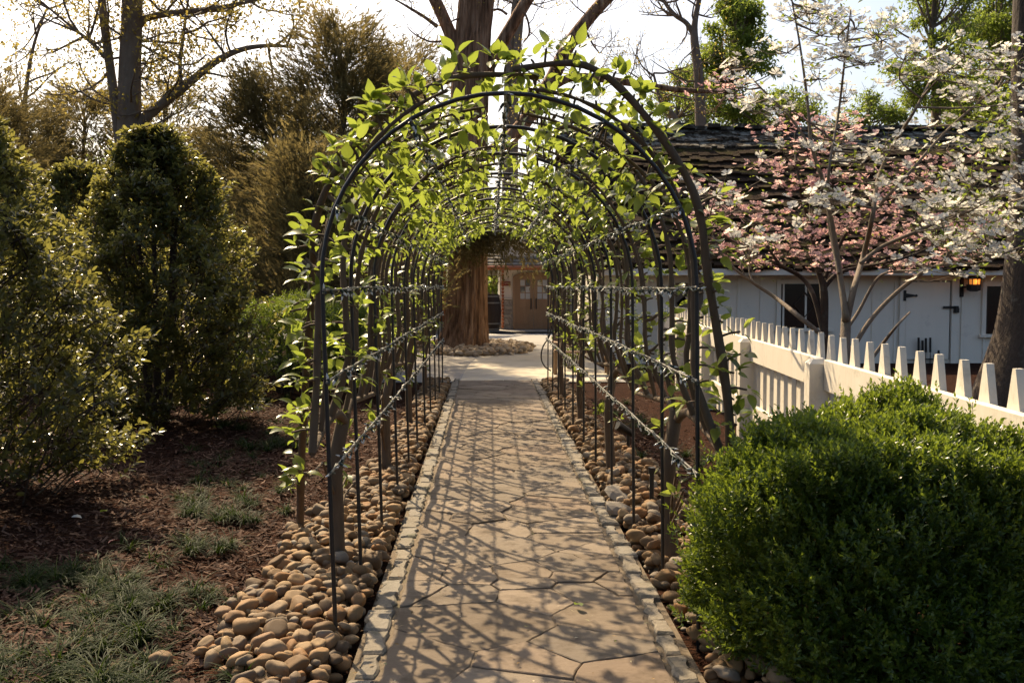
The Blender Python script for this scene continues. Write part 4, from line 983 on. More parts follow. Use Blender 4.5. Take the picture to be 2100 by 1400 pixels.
cB = ground(392, 876); holly((cB.x - .36, cB.y), 1.15, 3.3, .2, 3100, .07, 'tall broad holly left of the arbor, middle of the mulch bed', 32, 4)
cC = at(165, 600, 14.5); holly((cC.x, 14.5), 1.3, 3.3, .2, 1900, .08, 'holly standing behind and between the two nearer hollies', 33)
def cedar(c, rx, z0, h, boughs, label, seed, mat='leaf_cedar', spray=.21, per=62, lobes=None, stemr=.13, thin=.25):
    g = np.random.default_rng(seed); root = thing('cedar_tree', (c[0], c[1], 0), label, 'cedar tree', 'cedars behind the garden')
    B = []
    K = boughs
    u = g.random(K) ** .85; a = g.random(K) * 6.283; zz = z0 + u * (h - z0)
    rr = rx * (1 - u) ** .55 * (1 + .25 * np.sin(a * 3 + zz * 1.9 + seed) + .18 * np.sin(a * 5 - 3 * zz)) * np.sqrt(g.uniform(.15, 1, K))
    B = np.stack([c[0] + rr * np.cos(a), c[1] + rr * np.sin(a), zz], 1); dr = unit(np.stack([np.cos(a) * .8, np.sin(a) * .8, g.uniform(.1, .7, K)], 1))
    if lobes:
        for (lc, lr, n_) in lobes:
            B = np.concatenate([B, np.array(lc) + g.normal(0, .45, (n_, 3)) * np.array(lr)]); dr = np.concatenate([dr, unit(g.normal(0, .5, (n_, 3)) + np.array([.2, -.3, -.5]))])
    N = len(B); n = N * per; bi = np.repeat(np.arange(N), per); t = g.random(n)
    Lb = g.uniform(.45, .95, N)[bi]; tip = unit(dr[bi] + g.normal(0, .35, (n, 3)))
    P = B[bi] + dr[bi] * (t * Lb)[:, None] + g.normal(0, .15, (n, 3)); tip[:, 2] += .15
    mb = MB(); shade = g.random(N)[bi]
    scatter(mb, SPRAY, P, tip, g.normal(size=(n, 3)), spray * g.uniform(.55, 1.2, n), np.clip(shade * .7 + g.random(n) * .29, 0, .99)); build(mb, 'foliage', M[mat], root, False, kind='stuff')
    tw = MB()
    for i in range(N):
        p = Vector(B[i]); ax_ = Vector((c[0], c[1], max(p.z - .5, .2))); add_tube(tw, [ax_, ax_.lerp(p, .55) + Vector((0, 0, -.05)), p, p + Vector(dr[i]) * .6], [.022, .012, .006, .002], 4) if i % 2 == 0 else None
    build(tw, 'branches', M['bark_dark'], root)
    mb = MB(); pts = [Vector((c[0] + .06 * math.sin(k * 1.3 + seed), c[1], -.1 + (h * .93) * k / 8)) for k in range(9)]; add_tube(mb, pts, [stemr * (1.15 - k / 8) + .01 for k in range(9)], 8); build(mb, 'trunk', M['bark_dark'], root, True)
    return root
def cpos(px, Y): p = at(px, 600, Y); return (p.x, Y)
def topz(py, Y): return at(1000, py, Y).z
cedar(cpos(560, 21.5), 1.75, .7, topz(175, 21.5), 165, 'dark cedar just left of the arbor, its top below the big bough', 41, thin=.3)
cedar(cpos(705, 20.5), 1.9, .8, topz(70, 20.5), 265, 'tallest dark cedar behind the left shoulder of the arch', 42)
cedar(cpos(835, 30), 1.7, 2.2, topz(110, 30), 140, 'cedar between the tallest cedar and the big trunk, its bough hanging across the trunk', 43, lobes=[((at(985, 468, 24).x, 24.0, at(985, 468, 24).z), (1.0, .5, .45), 30), ((at(1040, 490, 24).x, 24.0, at(1040, 488, 24).z), (.7, .5, .3), 14), ((at(940, 420, 24).x, 24.0, at(940, 420, 24).z), (1.1, .5, .8), 26)])
cedar(cpos(640, 17.6), 1.25, .5, topz(330, 17.6), 120, 'low olive brown cedar in front of the weathered fence', 44, 'leaf_cedar', thin=.4)
cedar(cpos(795, 27), 1.3, .9, topz(140, 27), 120, 'slender cedar close behind the left shoulder of the arch', 50)
cedar(cpos(455, 24), 1.5, .7, topz(290, 24), 115, 'low cedar behind the broad holly', 45)
cedar(cpos(345, 26), 2.2, .7, topz(190, 26), 175, 'cedar under the tall deciduous tree, right of its trunk', 46)
cedar(cpos(180, 27), 2.3, .7, topz(205, 27), 180, 'cedar left of the tall deciduous trunk', 47)
cedar(cpos(60, 25), 1.9, .7, topz(235, 25), 160, 'cedar above the left edge holly', 48)
cedar(cpos(-30, 20), 1.2, .7, topz(190, 20), 120, 'narrow cedar cut by the left edge of the picture', 49)

# ------------------------------------------------------------------ deciduous trees
def grow(mb, p, d, L, r, depth, tips, rg, spread=.75, up=.12, wander=.16, kids=(3, 5), shrinkf=.6):
    n = 5 if depth else 4; pts = [p.copy()]; q_ = p.copy(); dd = d.normalized(); rads = [r]
    for i in range(n):
        dd = (dd + Vector((rg.gauss(0, wander), rg.gauss(0, wander), rg.gauss(up, wander)))).normalized(); q_ = q_ + dd * (L / n); pts.append(q_.copy()); rads.append(r * (1 - .75 * (i + 1) / n) + .002)
    add_tube(mb, pts, rads, 6 if r > .02 else 4)
    if depth == 0: tips.extend(pts[1:]); return
    for k in range(rg.randint(*kids)):
        t = rg.uniform(.25, 1); i = min(n - 1, int(t * n)); b = pts[i].lerp(pts[i + 1], t * n - i)
        ax = (pts[i + 1] - pts[i]).normalized(); s = Vector((rg.gauss(0, 1), rg.gauss(0, 1), rg.gauss(0, .7))); s = (s - ax * s.dot(ax)).normalized()
        grow(mb, b, (ax * (1 - spread * .5) + s * spread), L * shrinkf * rg.uniform(.75, 1.2), max(.004, rads[i] * .55), depth - 1, tips, rg, spread, up, wander, kids, shrinkf)
def limb_px(mb, pts, Y, w, rg, n=8, dy=0.0):
    """thick limb through photo points at depth Y; w = widths in photo pixels"""
    P = []
    for i, (a, b) in enumerate(pts): P.append(at(a, b, Y + dy * i / max(1, len(pts) - 1)))
    sp = smoothpath(P, 5); ww = np.interp(np.linspace(0, len(pts) - 1, len(sp)), range(len(pts)), w); add_tube(mb, sp, [max(.006, x * Y / FPX / 2) for x in ww], n); return sp
def leaf_cloud(mb, tips, n, size, jit, g, T=L_SIMPLE, per=1, clump=.12):
    tp = np.array([tuple(t) for t in tips]); k = g.integers(0, len(tp), n); off = g.normal(0, jit, (n, 3)); P = tp[k] + off
    d = unit(g.normal(size=(n, 3)) + np.array([0, 0, -.15])); scatter(mb, T, P, d, g.normal(size=(n, 3)) + np.array([0, 0, 1.0]), size * g.uniform(.6, 1.25, n), g.random(n))
def furrowed(mb, pts, rads, n=40, amp=.06, seed=0):
    P = [Vector(p) for p in pts]; g = np.random.default_rng(seed); ph = g.random(8) * 6.28; V = []
    for i, p in enumerate(P):
        for k in range(n):
            a = 2 * math.pi * k / n; z = p.z
            wv = .35 * math.sin(z * 1.7 + 3 * a + ph[0]) + .2 * math.sin(z * 4.1 - 5 * a + ph[1])
            rid = abs(math.sin(14 * a + wv * 3 + ph[2])) ** .7 + .6 * abs(math.sin(23 * a - wv * 4 + ph[3])) ** .7
            f = amp * (rid - .9 + .5 * math.sin(5 * a + z * .35 + ph[4])) + .42 * math.exp(-max(0, z) / .42) * (.35 + .65 * math.sin(2.5 * a + ph[5]) ** 2)
            V.append((p.x + rads[i] * (1 + f) * math.cos(a), p.y + rads[i] * (1 + f) * math.sin(a), z))
    F = [(i * n + k, i * n + (k + 1) % n, (i + 1) * n + (k + 1) % n, (i + 1) * n + k) for i in range(len(P) - 1) for k in range(n)]
    mb.add(V, F)
# big furrowed tree in the middle
BY = 25.0
big = thing('big_tree', (at(948, 715, BY).x, BY, 0), 'huge furrowed brown trunk beyond the arbor, forking high up', 'tree')
cl = [(948, 730, 46), (949, 716, 45), (950, 700, 44), (953, 680, 42.5), (955, 655, 40.5), (957, 600, 39), (958, 540, 38), (960, 400, 36.5), (962, 250, 35.5), (965, 150, 36), (972, 60, 34), (980, -20, 34)]
pp = smoothpath([at(a, b, BY) for a, b, c in cl], 9); rw = np.interp(np.linspace(0, len(cl) - 1, len(pp)), range(len(cl)), [c for a, b, c in cl])
mb = MB(); furrowed(mb, pp, [r_ * BY / FPX for r_ in rw], 120, .095, 3)
build(mb, 'trunk', M['bark_big'], big, True)
rg = random.Random(5); tips = []; mb = MB()
limbs = []
for pts, w in (([(955, 190), (938, 110), (915, 50), (885, -15)], [28, 27, 25, 24]), ([(975, 190), (1005, 130), (1040, 70), (1090, -15)], [30, 28, 26, 24]), ([(985, 330), (1060, 270), (1125, 175), (1165, 95), (1210, 35), (1260, -20)], [30, 30, 29, 28, 26, 25]),
               ([(1125, 185), (1180, 158), (1290, 170), (1400, 185), (1505, 188)], [16, 17, 14, 11, 5])):
    limbs.append(limb_px(mb, pts, BY, w, rg, 12))
for pts, w in (([(897, 55), (870, 35), (845, 20), (820, 5), (800, -5)], [9, 7, 6, 4, 3]), ([(905, 85), (880, 85), (850, 70), (835, 55)], [5, 4, 3, 2]), ([(1075, 25), (1083, 45), (1085, 70), (1073, 88)], [5, 4, 4, 2]), ([(1040, 30), (1025, 20), (1012, 21)], [6, 5, 4]), ([(940, 38), (925, 45), (921, 52)], [4, 3, 2]), ([(1195, 50), (1215, 90), (1230, 110)], [5, 4, 2])):
    sp = limb_px(mb, pts, BY - .2, w, rg, 6); 
    for k in range(3): grow(mb, sp[rg.randrange(2, len(sp))], Vector((rg.gauss(0, 1), rg.gauss(0, .4), rg.gauss(.2, .7))), .8, .012, 1, tips, rg)
for lb in limbs[2:]:
    for k in range(9): grow(mb, lb[rg.randrange(3, len(lb))], Vector((rg.gauss(0, 1), rg.gauss(0, .6), rg.gauss(.1, .8))), 1.1, .018, 2, tips, rg, kids=(2, 4))
build(mb, 'limb', M['bark_big'], big, True)
g5 = np.random.default_rng(5); mb = MB(); leaf_cloud(mb, tips, 1500, .06, .1, g5); build(mb, 'crown', M['leaf_young'], big, kind='stuff')

def px_tree(name, label, Y, trunks, twigs, bark, seed, leaf=None, depth=2, L=1.4, n_leaf=0, size=.1, jit=.2, group=None, extra=()):
    rg = random.Random(seed); g = np.random.default_rng(seed); f = trunks[0][0][0]; base = at(f[0], f[1], Y)
    root = thing(name, (base.x, Y, 0), label, 'tree', group); mb = MB(); lines = []
    for pts, w in trunks: lines.append(limb_px(mb, pts, Y, w, rg, 12))
    build(mb, 'trunk', M[bark], root, True)
    mb = MB(); tips = []
    for li, k in twigs:
        for _ in range(k):
            p = lines[li][rg.randrange(len(lines[li]) // 4, len(lines[li]))]; grow(mb, p, Vector((rg.gauss(0, 1), rg.gauss(0, .7), rg.gauss(.15, .6))), L * rg.uniform(.6, 1.2), .02 * L, depth, tips, rg, kids=(2, 4))
    if mb.n: build(mb, 'branches', M[bark], root, True, kind='stuff')
    if leaf and tips:
        mb = MB(); leaf_cloud(mb, tips, n_leaf, size, jit, g); build(mb, 'crown', M[leaf], root, kind='stuff')
    return root
px_tree('maple_tree', 'tall maple trunk with thin yellow spring leaves at the upper left', 23,
        [([(262, 740), (262, 420), (265, 270), (266, 150), (270, 50), (272, -40)], [52, 50, 47, 44, 41, 40]), ([(250, 320), (238, 230), (226, 140), (214, 50), (205, -40)], [20, 20, 18, 17, 15]), ([(272, 285), (300, 240), (370, 185), (440, 128), (495, 102), (550, 94), (605, 97)], [22, 22, 18, 14, 11, 8, 5]),
         ([(285, 52), (300, 38), (350, 28), (440, 18), (500, 6), (560, -8)], [17, 14, 13, 11, 8, 6]), ([(372, 182), (369, 130), (375, 80), (383, 20), (390, -30)], [9, 8, 7, 5, 4]), ([(290, 92), (330, 115), (365, 132), (400, 130), (425, 113), (440, 125)], [5, 5, 4, 4, 3, 2]), ([(215, 118), (190, 90), (140, 50), (80, 0)], [10, 8, 5, 4])],
        [(0, 9), (1, 9), (2, 10), (3, 14), (4, 7), (6, 10)], 'bark_grey', 61, 'leaf_young', 2, 1.5, 9000, .11, .16)
px_tree('bare_tree', 'thin bare sapling against the sky at the far left', 26, [([(45, 420), (48, 260), (55, 170), (70, 90), (95, 20)], [12, 10, 8, 6, 4])], [(0, 9)], 'bark_grey', 62, None, 2, 1.4)
px_tree('twin_tree', 'pale twin trunk standing behind the big forked trunk', 38, [([(1052, 500), (1054, 200), (1060, 100), (1068, 20), (1075, -30)], [20, 19, 18, 16, 15]), ([(1035, 500), (1040, 200), (1045, 110), (1052, 40), (1060, -30)], [15, 14, 13, 12, 11])], [(0, 4), (1, 4)], 'bark_grey', 63, 'leaf_young', 2, 2.0, 700, .1, .3)
px_tree('forked_tree', 'bare dark forked tree rising behind the mossy roof', 31, [([(1436, 500), (1437, 260), (1432, 150), (1424, 80), (1426, 40), (1438, -20)], [26, 24, 20, 17, 12, 9]), ([(1424, 75), (1408, 48), (1385, 32), (1368, 12), (1352, -15)], [12, 10, 9, 8, 6]), ([(1400, 270), (1380, 235), (1355, 205), (1340, 150)], [14, 11, 8, 4])], [(0, 9), (1, 8), (2, 5)], 'bark_grey', 64, 'leaf_young', 2, 1.6, 900, .08, .2)
px_tree('edge_tree', 'thick lichened trunk at the right edge of the picture', 11.0, [([(2068, 860), (2085, 780), (2100, 690), (2106, 600), (2108, 480), (2112, 300), (2108, 120), (2112, -60)], [185, 150, 118, 98, 80, 70, 62, 58])], [(0, 1)], 'bark_dark', 65, 'leaf_green', 2, 1.2, 500, .08, .2)

def crown_tree(px, py0, py1, Y, rpx, label, seed, leaf='leaf_green', n=9000, size=.14, squash=1.0, clumps=26, bark='bark_grey', twigs=6, fill=1.0):
    """trunk plus limbs that run to leaf clumps spread through an uneven crown; py0 crown top, py1 crown bottom"""
    g = np.random.default_rng(seed); rg = random.Random(seed); b = at(px, 600, Y); zt = at(px, py0, Y).z; zb = at(px, py1, Y).z; rr = rpx * Y / FPX
    root = thing('spring_tree', (b.x, Y, 0), label, 'tree', 'trees behind the buildings'); mb = MB(); pts = smoothpath([Vector((b.x, Y, -.1)), Vector((b.x + .1, Y, zb)), Vector((b.x - .1, Y, (zb + zt) / 2)), Vector((b.x, Y, zt - .3))], 5)
    add_tube(mb, pts, [max(.03, .2 * (1.05 - i / len(pts))) for i in range(len(pts))], 9); build(mb, 'trunk', M[bark], root, True)
    mb = MB(); tips = []; P = []
    for k in range(clumps):
        u = g.random(); z = zb + u * (zt - zb); f = math.sin(max(.12, min(.97, .15 + u * .82)) * math.pi) ** .6; a = g.random() * 6.28; r_ = rr * f * math.sqrt(g.random()) * squash
        q_ = Vector((b.x + r_ * math.cos(a), Y + r_ * math.sin(a), z)); s = pts[min(len(pts) - 1, int(len(pts) * max(.15, (z - .8) / zt * .8)))]
        sp = smoothpath([s, s.lerp(q_, .5) + Vector((0, 0, -.15)), q_], 3); add_tube(mb, sp, [.05 - .006 * i for i in range(len(sp))], 5)
        m = int(n / clumps); cr = g.uniform(.5, 1.2) * rr * .33; d = g.normal(size=(m, 3)); d = unit(d) * (g.random((m, 1)) ** .5) * np.array([cr, cr, cr * .7]); P.append(np.array(q_) + d)
        for _ in range(twigs): grow(mb, q_, Vector((g.normal(), g.normal(), g.normal() + .3)), cr * 1.1, .012, 0, tips, rg)
    build(mb, 'branches', M[bark], root, True); P = np.concatenate(P); m = len(P); mb = MB()
    scatter(mb, L_SIMPLE, P, unit(g.normal(size=(m, 3)) + np.array([0, 0, -.2])), g.normal(size=(m, 3)) * .7 + np.array([0, 0, 1]), size * g.uniform(.6, 1.25, m)); build(mb, 'crown', M[leaf], root, kind='stuff')
crown_tree(1500, 0, 300, 42, 95, 'full green columnar tree behind the mossy roof', 71, n=17000, size=.2, clumps=80)
crown_tree(1390, 150, 330, 40, 90, 'loose green tree behind the forked bare tree', 72, n=7000, size=.16, clumps=50)
crown_tree(1600, 190, 320, 44, 90, 'low green tree behind the white dogwood', 73, n=7000, size=.18, clumps=50)
crown_tree(1905, -60, 230, 30, 120, 'light green tree at the upper right, left of its neighbour', 74, n=9000, size=.14, clumps=55)
crown_tree(2040, -40, 330, 33, 130, 'dense green tree in the upper right corner', 75, n=17000, size=.16, clumps=60)
crown_tree(1780, 200, 330, 46, 80, 'low green tree beyond the middle of the roof ridge', 76, n=5000, size=.2, clumps=40)
crown_tree(1985, 190, 330, 38, 90, 'low green tree beyond the right end of the ridge', 77, n=9000, size=.16, clumps=40)
crown_tree(1010, 560, 670, 42, 60, 'shrubby green tree glimpsed between the big trunk and the pale building', 78, n=5000, size=.2)
crown_tree(640, 330, 620, 40, 260, 'leafy tree far behind the cedars, right one', 79, n=12000, clumps=60, size=.24)
crown_tree(300, 330, 620, 42, 300, 'leafy tree far behind the cedars, middle one', 80, n=12000, clumps=60, size=.24)
crown_tree(20, 330, 620, 40, 240, 'leafy tree far behind the cedars, left one', 81, n=11000, clumps=60, size=.24)
crown_tree(870, 430, 640, 46, 140, 'leafy tree far behind the timber porch', 82, n=6000, size=.24)
# yellow-green shrub by the arbor end
p = at(1172, 660, 19.0)
g = np.random.default_rng(83); ys = thing('golden_shrub', (p.x, 19, 0), 'small yellow green shrub near the oak doors, seen through the arbor', 'shrub'); mb = MB(); P = unit(g.normal(size=(1500, 3))) * g.random((1500, 1)) ** .4 * np.array([.38, .4, .42]) + np.array([p.x, 19, .55]); scatter(mb, L_SIMPLE, P, g.normal(size=(1500, 3)) + np.array([0, 0, .8]), g.normal(size=(1500, 3)), .06); build(mb, 'foliage', M['leaf_dog'], ys, kind='stuff')
mb = MB()
for k in range(7): add_tube(mb, [(p.x + .02 * k - .06, 19, -.02), (p.x + .09 * k - .3, 19 + .05 * (k % 3), .7)], [.012, .005], 5)
build(mb, 'stem', M['bark_dark'], ys)

# ------------------------------------------------------------------ dogwoods
FM = {}
for key in ('bract_white', 'bract_pink'):
    b = MB(); b.add(FLV, FLF, 0, 0); b.f.append(FLC); b.m.append((len(FLC), 1)); FM[key] = b.mesh('flower', [M[key], M['flower_eye']])
def dogwood(label, Y, mains, clumps, key, fsize, per, cr, own, seed, leafn, bark='bark_grey', flat=.42):
    rg = random.Random(seed); g = np.random.default_rng(seed); f = mains[0][0][0]; base = at(f[0], f[1], Y); root = thing('dogwood_tree', (base.x, Y, 0), label, 'dogwood'); mb = MB(); line = []
    for k, (pts, w) in enumerate(mains):
        P = [at(a, b, Y + (rg.uniform(-.5, .5) * min(1, i / 2) if k else rg.uniform(-.1, .1))) for i, (a, b) in enumerate(pts)]; P[0] = at(pts[0][0], pts[0][1], Y)
        sp = smoothpath(P, 6); ww = np.interp(np.linspace(0, len(pts) - 1, len(sp)), range(len(pts)), w); add_tube(mb, sp, [max(.005, q_ * .82 * Y / FPX / 2) for q_ in ww], 9); line += sp
    build(mb, 'trunk', M[bark], root, True); mb = MB(); FP = []; LP_ = []
    for (cx_, cy_) in clumps:
        c = at(cx_, cy_, Y + rg.uniform(-.7, .7)); s = min(line, key=lambda q_: (q_ - c).length + max(0, q_.z - c.z) * .8); L = (c - s).length
        mid = s.lerp(c, .5) + Vector((rg.gauss(0, .05), rg.gauss(0, .05), -.08 * L)); sp = smoothpath([s, mid, c - Vector((0, 0, .05))], 4); add_tube(mb, sp, [max(.003, .011 * (1 - .08 * i)) for i in range(len(sp))], 5)
        if L > .7: line += sp[4:]
        m = rg.randint(*per)
        for _ in range(m):
            q_ = c + Vector((rg.gauss(0, cr), rg.gauss(0, cr), rg.gauss(0, cr * flat))); add_tube(mb, [sp[-2], sp[-2].lerp(q_, .6) + Vector((0, 0, -.03)), q_], [.004, .003, .002], 4)
            FP.append((q_, Vector((rg.gauss(0, .5), rg.gauss(-.5, .5), 1)).normalized(), fsize * rg.uniform(.7, 1.15)))
        for _ in range(leafn):
            LP_.append(c + Vector((rg.gauss(0, cr * 1.15), rg.gauss(0, cr * 1.1), rg.gauss(-.03, cr * .5))))
    build(mb, 'branches', M[bark], root, True)
    FP.sort(key=lambda q_: q_[2] / q_[0].y, reverse=True); rest = FP[own:]
    for (p_, n_, s_) in FP[:own]:
        z = n_; x = Vector((rg.gauss(0, 1), rg.gauss(0, 1), rg.gauss(0, .2))); x = (x - z * x.dot(z)).normalized(); yv = z.cross(x); m4 = Matrix((x, yv, z)).transposed().to_4x4() @ Matrix.Diagonal((s_, s_, s_, 1)); m4.translation = p_; link('flower', FM[key], root, m4)
    if rest:
        mb = MB(); up = np.array([tuple(q_[1]) for q_ in rest]); fw = np.cross(up, rdir(len(rest))); st = mb.n
        scatter(mb, (FLV, [FLF]), [tuple(q_[0]) for q_ in rest], fw, up, np.array([q_[2] for q_ in rest]))
        build(mb, 'flowers', [M[key], M['flower_eye']], root, kind='stuff')
    m = len(LP_); mb = MB(); scatter(mb, L_SIMPLE, [tuple(q_) for q_ in LP_], g.normal(size=(m, 3)) * np.array([1, 1, .5]) + np.array([0, 0, .1]), g.normal(size=(m, 3)) * .4 + np.array([0, 0, 1]), fsize * .62 * g.uniform(.6, 1.2, m)); build(mb, 'leaves', M['leaf_dog'], root, kind='stuff')
W_CL = [(1656, 17), (1634, 30), (1686, 64), (1711, 26), (1728, 77), (1703, 107), (1741, 103), (1754, 51), (1784, 116), (1613, 99), (1668, 39), (1640, 5), (1690, 5), (1806, 56), (1814, 69), (1857, 103), (1870, 111), (1917, 141), (1943, 133), (1985, 99), (2028, 107), (2063, 99), (2080, 116), (2050, 141), (2084, 163), (2007, 133), (1968, 184), (2003, 193), (2045, 193), (2080, 201), (1985, 163),
        (1514, 129), (1523, 167), (1540, 201), (1566, 223), (1613, 210), (1677, 150), (1728, 189), (1716, 249), (1720, 279), (1814, 296), (1836, 296), (1844, 141), (1780, 326), (1754, 317), (1878, 356), (1921, 369), (2003, 360), (2045, 308), (2084, 296), (1994, 326), (2020, 283), (1668, 398), (1711, 403), (1746, 407), (1656, 441), (1784, 368), (1874, 428), (1913, 420), (1968, 416), (2003, 411), (2050, 386), (2084, 386), (2088, 416), (2037, 441), (2080, 450),
        (1943, 454), (1891, 458), (1985, 484), (1960, 493), (2028, 476), (2020, 510), (2067, 510), (2093, 514), (2003, 514), (1904, 531), (1960, 557), (1514, 488), (1551, 493), (1540, 518), (1471, 381), (1506, 420), (1836, 377), (2030, 240), (2070, 250), (1600, 300), (1700, 320), (1950, 300), (1900, 250), (2110, 480), (2115, 350), (2120, 250), (1960, 420), (2010, 430), (1930, 480)]
dogwood('white flowering dogwood behind the picket fence, in full bloom', 9.0,
        [([(1733, 800), (1733, 720), (1735, 660), (1733, 640), (1722, 560), (1708, 470), (1690, 380), (1665, 300), (1655, 200), (1640, 90), (1620, -20)], [30, 27, 25, 17, 15, 13, 11, 9, 7, 5, 4]), ([(1738, 650), (1752, 590), (1772, 520), (1790, 440), (1800, 370), (1830, 300), (1880, 220), (1930, 120)], [18, 16, 14, 12, 11, 9, 7, 4]),
         ([(1765, 540), (1810, 505), (1880, 475), (1960, 440), (2050, 420), (2120, 400)], [11, 10, 9, 7, 6, 4]), ([(1745, 720), (1790, 650), (1850, 590), (1920, 545), (2000, 540), (2110, 500)], [13, 12, 11, 9, 6, 4]), ([(1690, 690), (1640, 650), (1590, 610), (1545, 580), (1490, 535), (1460, 480)], [12, 12, 10, 8, 6, 4]),
         ([(1720, 560), (1700, 450), (1700, 350), (1720, 230), (1735, 100), (1745, 20)], [9, 8, 7, 6, 5, 3]), ([(1795, 430), (1860, 360), (1940, 270), (2020, 200), (2090, 150)], [9, 8, 7, 5, 3]), ([(1668, 310), (1620, 240), (1560, 180), (1515, 130)], [7, 6, 4, 3]), ([(1770, 760), (1810, 705), (1842, 665), (1866, 640)], [11, 9, 6, 4]), ([(1725, 690), (1760, 640), (1800, 570), (1840, 555)], [10, 9, 7, 3])],
        W_CL, 'bract_white', .103, (7, 13), .125, 300, 91, 15)
P_CL = [(1440, 380), (1500, 400), (1470, 440), (1530, 430), (1560, 450), (1600, 340), (1620, 370), (1640, 380), (1570, 335), (1590, 500), (1550, 480), (1610, 470), (1600, 440), (1480, 480), (1450, 500), (1520, 520), (1570, 540), (1660, 520), (1700, 540), (1640, 490), (1660, 460), (1700, 470), (1790, 430), (1770, 390), (1810, 360), (1850, 340), (1900, 330), (1950, 335), (1870, 380), (1920, 390), (1800, 480), (1850, 490), (1900, 500), (1950, 520), (1990, 520), (1830, 540), (1880, 545), (1780, 520),
        (1740, 500), (1690, 370), (1650, 330), (1620, 250), (1680, 255), (1730, 240), (1740, 265), (1590, 270), (1480, 170), (1500, 185), (2030, 460), (2060, 455), (1985, 480), (1420, 430), (1430, 465), (1490, 510), (1620, 520), (1740, 450), (1760, 470), (1830, 400), (1720, 350), (1660, 300), (1700, 290), (1870, 450), (1920, 450), (1960, 470)]
dogwood('pink flowering dogwood between the white one and the outbuilding', 13.0,
        [([(1690, 760), (1690, 680), (1690, 600), (1680, 560), (1660, 520)], [24, 22, 21, 14, 8]), ([(1688, 680), (1670, 610), (1645, 570), (1600, 545), (1550, 520), (1480, 480)], [14, 13, 11, 10, 7, 4]), ([(1690, 590), (1720, 560), (1780, 545), (1850, 530), (1930, 500)], [13, 11, 9, 7, 4]), ([(1680, 560), (1660, 460), (1640, 380), (1630, 290), (1640, 240)], [12, 10, 8, 6, 3]), ([(1692, 570), (1740, 470), (1800, 400), (1880, 345)], [10, 9, 7, 4]), ([(1600, 545), (1540, 460), (1470, 400)], [8, 6, 3]), ([(1700, 470), (1710, 350), (1735, 260)], [7, 5, 3])],
        P_CL, 'bract_pink', .09, (16, 26), .18, 300, 92, 14, 'bark_dark', .32)

# ------------------------------------------------------------------ lilyturf, mulch chips, fallen leaves
def tuft_mesh(seed, blades=80, L=.20):
    g = np.random.default_rng(seed); mb = MB()
    for k in range(blades):
        a = g.random() * 6.283; l = L * g.uniform(.55, 1.15); lean_ = g.uniform(.5, 1.6); w = g.uniform(.002, .0036); b = Vector((g.normal(0, .022), g.normal(0, .022), 0)); d = Vector((math.cos(a), math.sin(a), 0)); sdv = Vector((-d.y, d.x, 0)); V = []
        n = 5
        for i in range(n + 1):
            t = i / n; ang = 1.35 - lean_ * t * 1.55 - .12; 
            if i: q_ = q_ + (d * math.cos(ang) + Vector((0, 0, math.sin(ang)))) * l / n
            else: q_ = b.copy()
            if q_.z < .004 and i: q_.z = .004
            ww = w * (1 - .85 * t ** 2); V += [tuple(q_ - sdv * ww), tuple(q_ + sdv * ww)]
        mb.add(V, [(2 * i, 2 * i + 1, 2 * i + 3, 2 * i + 2) for i in range(n)], g.random())
    return mb.mesh('lilyturf_tuft', M['grass'], True)
TU = [tuft_mesh(200 + k) for k in range(7)]; TS = [tuft_mesh(220 + k, 26, .17) for k in range(4)]
def gz_(p): return .03 * min(2, max(0, (-1.6 - p.x) / 2))
def tuft(px, py, s, label, small=False, group='lilyturf tufts in the mulch bed'):
    p = ground(px, py, .0); m = (TS if small else TU)[rnd.randrange(4 if small else 7)]
    tag(link('lilyturf_tuft', m, None, Matrix.Translation((p.x, p.y, gz_(p) - .01)) @ Matrix.Rotation(rnd.uniform(0, 6.28), 4, 'Z') @ Matrix.Diagonal((s, s, s, 1))), label, 'grass tuft', group)
def raw4(me):
    V = np.empty(len(me.vertices) * 3, np.float32); me.vertices.foreach_get('co', V); F = np.empty(len(me.polygons) * 4, np.int32); me.polygons.foreach_get('vertices', F)
    r_ = np.empty(len(me.vertices), np.float32); me.attributes['rnd'].data.foreach_get('value', r_); return V.reshape(-1, 3), F.reshape(-1, 4), r_
TR = [raw4(m) for m in TU]
def patch(spots, label):
    mb = MB()
    for (p, s) in spots:
        V, F, r_ = TR[rnd.randrange(7)]; A = np.array(Matrix.Rotation(rnd.uniform(0, 6.28), 3, 'Z')) * s
        mb.add(V @ A.T + np.array((p.x, p.y, gz_(p) - .01)), F, r_)
    build(mb, 'lilyturf_patch', M['grass'], None, True, kind='stuff', label=label, cat='ground cover')
patch([(ground(rnd.uniform(-60, 310), rnd.uniform(1175, 1440)), rnd.uniform(.7, 1.1)) for k in range(66)] + [(ground(a, b), 1.0) for a, b in ((150, 1180), (200, 1175), (120, 1200), (60, 1210), (270, 1240), (330, 1245), (240, 1225))], 'dense dark green lilyturf patch at the lower left')
patch([(ground(rnd.uniform(360, 600), rnd.uniform(930, 1075)), rnd.uniform(.65, 1.0)) for k in range(34)] + [(ground(a, b), .9) for a, b in ((380, 1115), (410, 1120), (450, 1130), (470, 1120), (390, 1135))], 'shaded lilyturf patch beside the middle of the left stone bed')
patch([(ground(rnd.uniform(450, 640), rnd.uniform(800, 925)), rnd.uniform(.8, 1.1)) for k in range(30)], 'far lilyturf patch below the clipped boxwood')
patch([(Vector((rnd.uniform(1.3, 1.9), rnd.uniform(6.5, 14), 0)), rnd.uniform(.7, 1.0)) for k in range(18)], 'lilyturf between the right pear trees and the picket fence')
for px, py, s, w in ((345, 1232, .85, 'leftmost'), (400, 1218, .95, 'largest and middle one'), (430, 1222, .7, 'smallest one')): tuft(px, py, s, 'sunlit lilyturf tuft left of the front river stones, ' + w)
